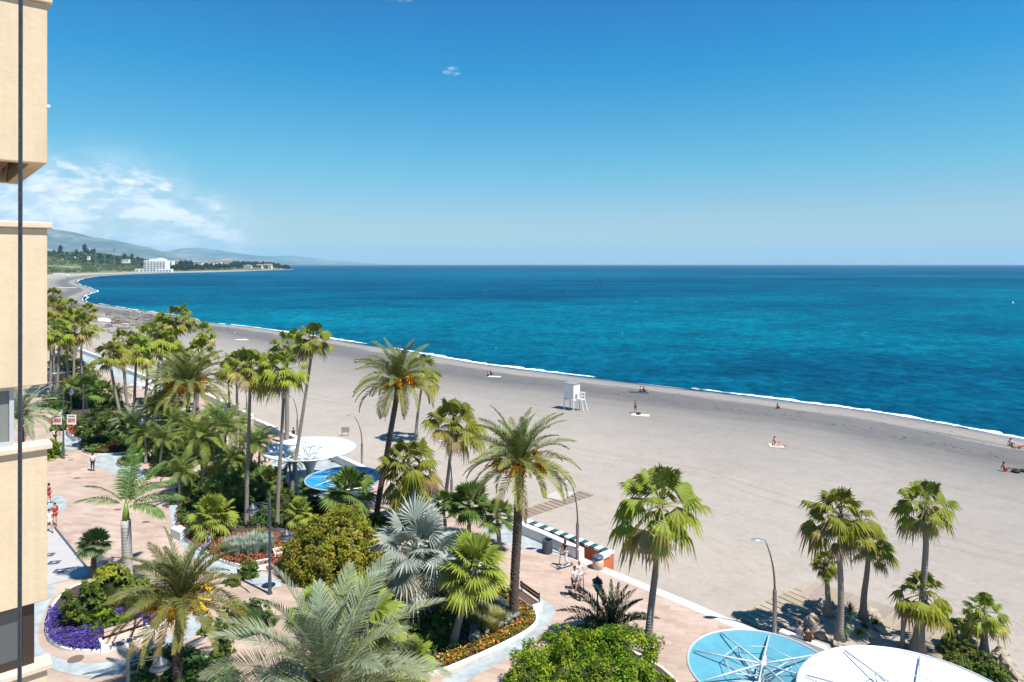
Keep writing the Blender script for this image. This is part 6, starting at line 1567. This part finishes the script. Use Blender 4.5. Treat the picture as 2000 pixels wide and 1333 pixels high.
for sd, r, h, cl in ((61,5.5,15,PINE),(62,4.2,17,PINE),(63,6.0,11,OLV),(64,7,16,PINE),(65,5,9,OLV)):
    t_ = MB(); t_.tube([(0,0,-3),(0,0,h*.6)], [.45,.2], 6); kinds.append((far_tree_mesh(sd, r, h, cl), t_.mesh('trunk', M_branch)))
random.seed(5)
def ground_z(x, y):
    w_ = min(WF, key=lambda p: abs(p.y-y)+abs(p.x-x)*.2); d = w_.x - x; return -.3+land_h(max(d,0), y)
TW = []
def ftree(u, v, Y, k, s, zb=None):
    x = (u-1000)/F*Y; z = ground_z(x, Y) if zb is None else zb; TW.append((x, Y, z, k, s, u))
# dark pine clump right of the hotel, promenade pines along the cape, pines on the point
for u in (355,360,366,371,362,368): ftree(u+random.uniform(-2,2), 528, 2050+random.uniform(0,80), 3, random.uniform(1.4,1.7))
for i in range(52): ftree(334+i*2.7+random.uniform(-2,2), 528, 1915+i*9.6+random.uniform(-25,5), random.choice((0,1,0)), random.uniform(1.0,1.5))
for i in range(150):
    u = 440 + 125*random.random()**.85; t = (u-440)/125; ftree(u, 526, 2700+random.uniform(-60,120)+40*t, random.choice((0,3,1)), random.uniform(1.1,1.5)*(1-.3*t**3))
for i in range(16): ftree(452+i*5.2+random.uniform(-2,2), 526, 2440+i*12, random.choice((2,0)), random.uniform(.6,.85))
for i, (u, s_) in enumerate(((99,1.3),(106,1.1),(118,1.9),(124,.9),(132,1.2),(150,1.3),(158,1.1),(166,2.2),(171,1.5),(182,1.7),(196,1.3),(212,1.4),(230,1.3),(243,1.5),(258,1.3),(270,1.2),(277,1.1))): ftree(u, 500, 2150+random.uniform(-60,200), random.choice((0,1)), s_)
GTL = []
for i, (x, y, z, k, s, u) in enumerate(TW):
    cape = y > 2300; on_hill = u < 290 and u != 1 and u != .5
    if y > 2600: lb = 'dark pine in the wood crowding the point of the cape'; g = 'pines on the point of the cape'
    elif on_hill: lb = 'tall dark tree standing on the hill skyline behind the bay'; g = 'tall trees on the hill skyline'
    elif k == 3: lb = 'big dark pine of the round clump right of the white hotel'; g = 'pines of the round dark clump'
    elif y > 2380 and u > 450: lb = 'low tree in front of the tiled villas on the cape'; g = 'trees in front of the villas'
    else: lb = 'slim dark tree along the waterfront of the cape'; g = 'trees along the cape waterfront'
    r_ = empty('pine_tree', (x, y, z), lb, 'tree', g, rz=random.uniform(0,6)); link('crown', kinds[k][0], r_); link('trunk', kinds[k][1], r_); r_.scale = (s,s,s*random.uniform(.9,1.1))
# woods on the hill: reads as one mass
B = MB(); random.seed(9)
def wood(n, yr, dr, size, cols, prob=None):
    for _ in range(n):
        y = random.uniform(*yr); w_ = min(WF, key=lambda p: abs(p.y-y)); d = random.uniform(*dr); x = w_.x-d; z = -.3+land_h(d, y)
        q = noise.noise(Vector((x*.012, y*.008, 2)))
        if q < (-.25 if prob is None else prob): continue
        r = size*random.uniform(.6,1.3); cc = random.choice(cols)
        for j in range(26):
            dd = Vector((random.gauss(0,1), random.gauss(0,1), abs(random.gauss(0,1)))).normalized(); o = Vector((x,y,z+r*.4)) + Vector((dd.x*r, dd.y*r, dd.z*r*.9)); t = Vector((random.gauss(0,1), random.gauss(0,1), random.gauss(0,.7))).normalized(); s_ = t.cross(dd).normalized(); L = r*.42; c = jit(cc, .28)
            B.face([B.vert(o-t*L, c), B.vert(o+s_*L*.7, c), B.vert(o+t*L, c), B.vert(o-s_*L*.7, c)])
wood(500, (700,1500), (14,200), 4.0, OLV+[(.10,.12,.03),(.14,.13,.05),(.05,.08,.025)], -.3)
wood(1500, (1450,2150), (20,330), 4.6, OLV+[(.10,.12,.03),(.14,.13,.05),(.05,.08,.025)], -.12)
wood(1500, (1850,2700), (240,640), 7.0, PINE+PINE+OLV[:1], -.6)
wood(600, (2500,2950), (30,420), 8, PINE, -.6)
wood(160, (420,760), (35,300), 3.5, OLV, -.1)
tag(B.build('woodland', M_leaf, col=True), 'scrub and woodland covering the slopes behind the bay', kind='stuff')
lw = MB(); q = []
for (u, v) in ((128,511),(150,505.5),(190,508),(214,513),(205,519),(172,520),(140,517)):
    pass
# driftwood and weed debris on the far sand
B = MB(); random.seed(12)
for _ in range(1000):
    u = random.gauss(255,48); v = random.gauss(631,11); 
    if v < 604 or u > 380 or noise.noise(Vector((u*.07, v*.3, 1))) < -.05: continue
    p = G(u, v, -.72); a = random.gauss(.2,.5); L = random.uniform(.2,1.5); d = Vector((math.cos(a), math.sin(a), 0))*L; w_ = Vector((-d.y, d.x, 0)).normalized()*random.uniform(.05,.22); z_ = random.uniform(.05,.35); c = jit(random.choice([(.09,.075,.06),(.18,.15,.12),(.34,.31,.27),(.27,.23,.19)]), .3)
    B.face([B.vert(p-d-w_, c), B.vert(p+d-w_, c), B.vert(p+d*.8+UP*z_, c), B.vert(p-d*.8+UP*z_, c)]); B.face([B.vert(p-d*.8+UP*z_, c), B.vert(p+d*.8+UP*z_, c), B.vert(p+d+w_, c), B.vert(p-d+w_, c)])
for _ in range(900):
    t = random.random(); i = int(random.uniform(0, len(S)*.6)); p = S[i]; q = mates[i]; L = (q-p).length
    if p.length > 260: continue
    dd = random.choice((random.gauss(14.5,.6), random.gauss(14.8,1.0), random.uniform(3,14), random.gauss(8,1.5)))/max(L,1); x = p.lerp(q, dd); c = jit((.055,.045,.035), .3); a = math.atan2(S[min(i+1,len(S)-1)].y-p.y, S[min(i+1,len(S)-1)].x-p.x)+random.gauss(0,.4); l_ = random.uniform(.05,.30); d = Vector((math.cos(a), math.sin(a), 0))*l_; w_ = Vector((-d.y,d.x,0)).normalized()*random.uniform(.02,.08)
    tt = 1-dd
    z = -1.5
    for k in range(len(rows)-1):
        if rows[k][0] <= tt <= rows[k+1][0]: z = rows[k][1]+(rows[k+1][1]-rows[k][1])*(tt-rows[k][0])/(rows[k+1][0]-rows[k][0])
    o = Vector((x.x,x.y,z+.10*noise.noise(Vector((x.x*.05, x.y*.05, 0)))+.02)); B.face([B.vert(o-d, c), B.vert(o-w_, c), B.vert(o+d, c), B.vert(o+w_+UP*.04, c)])
tag(B.build('driftwood', leaf_mat('debris', 0, .95, .1), col=True), 'scattered driftwood and seaweed debris on the beach', kind='stuff')
# air
hz = MB(); hz.box(-44000,-3900,-35,44000,41000,900)
m = bpy.data.materials.new('haze'); m.use_nodes = True; t = NT(m.node_tree); t.n.clear(); out = t.new('ShaderNodeOutputMaterial'); pv = t.new('ShaderNodeVolumePrincipled')
pv.inputs['Density'].default_value = HAZE; pv.inputs['Color'].default_value = (.45,.73,.86,1); pv.inputs['Anisotropy'].default_value = 0.0; t.l.new(pv.outputs[0], out.inputs['Volume'])
if HAZE > 0: tag(hz.build('haze', m), 'thin blue haze over the bay', kind='stuff')
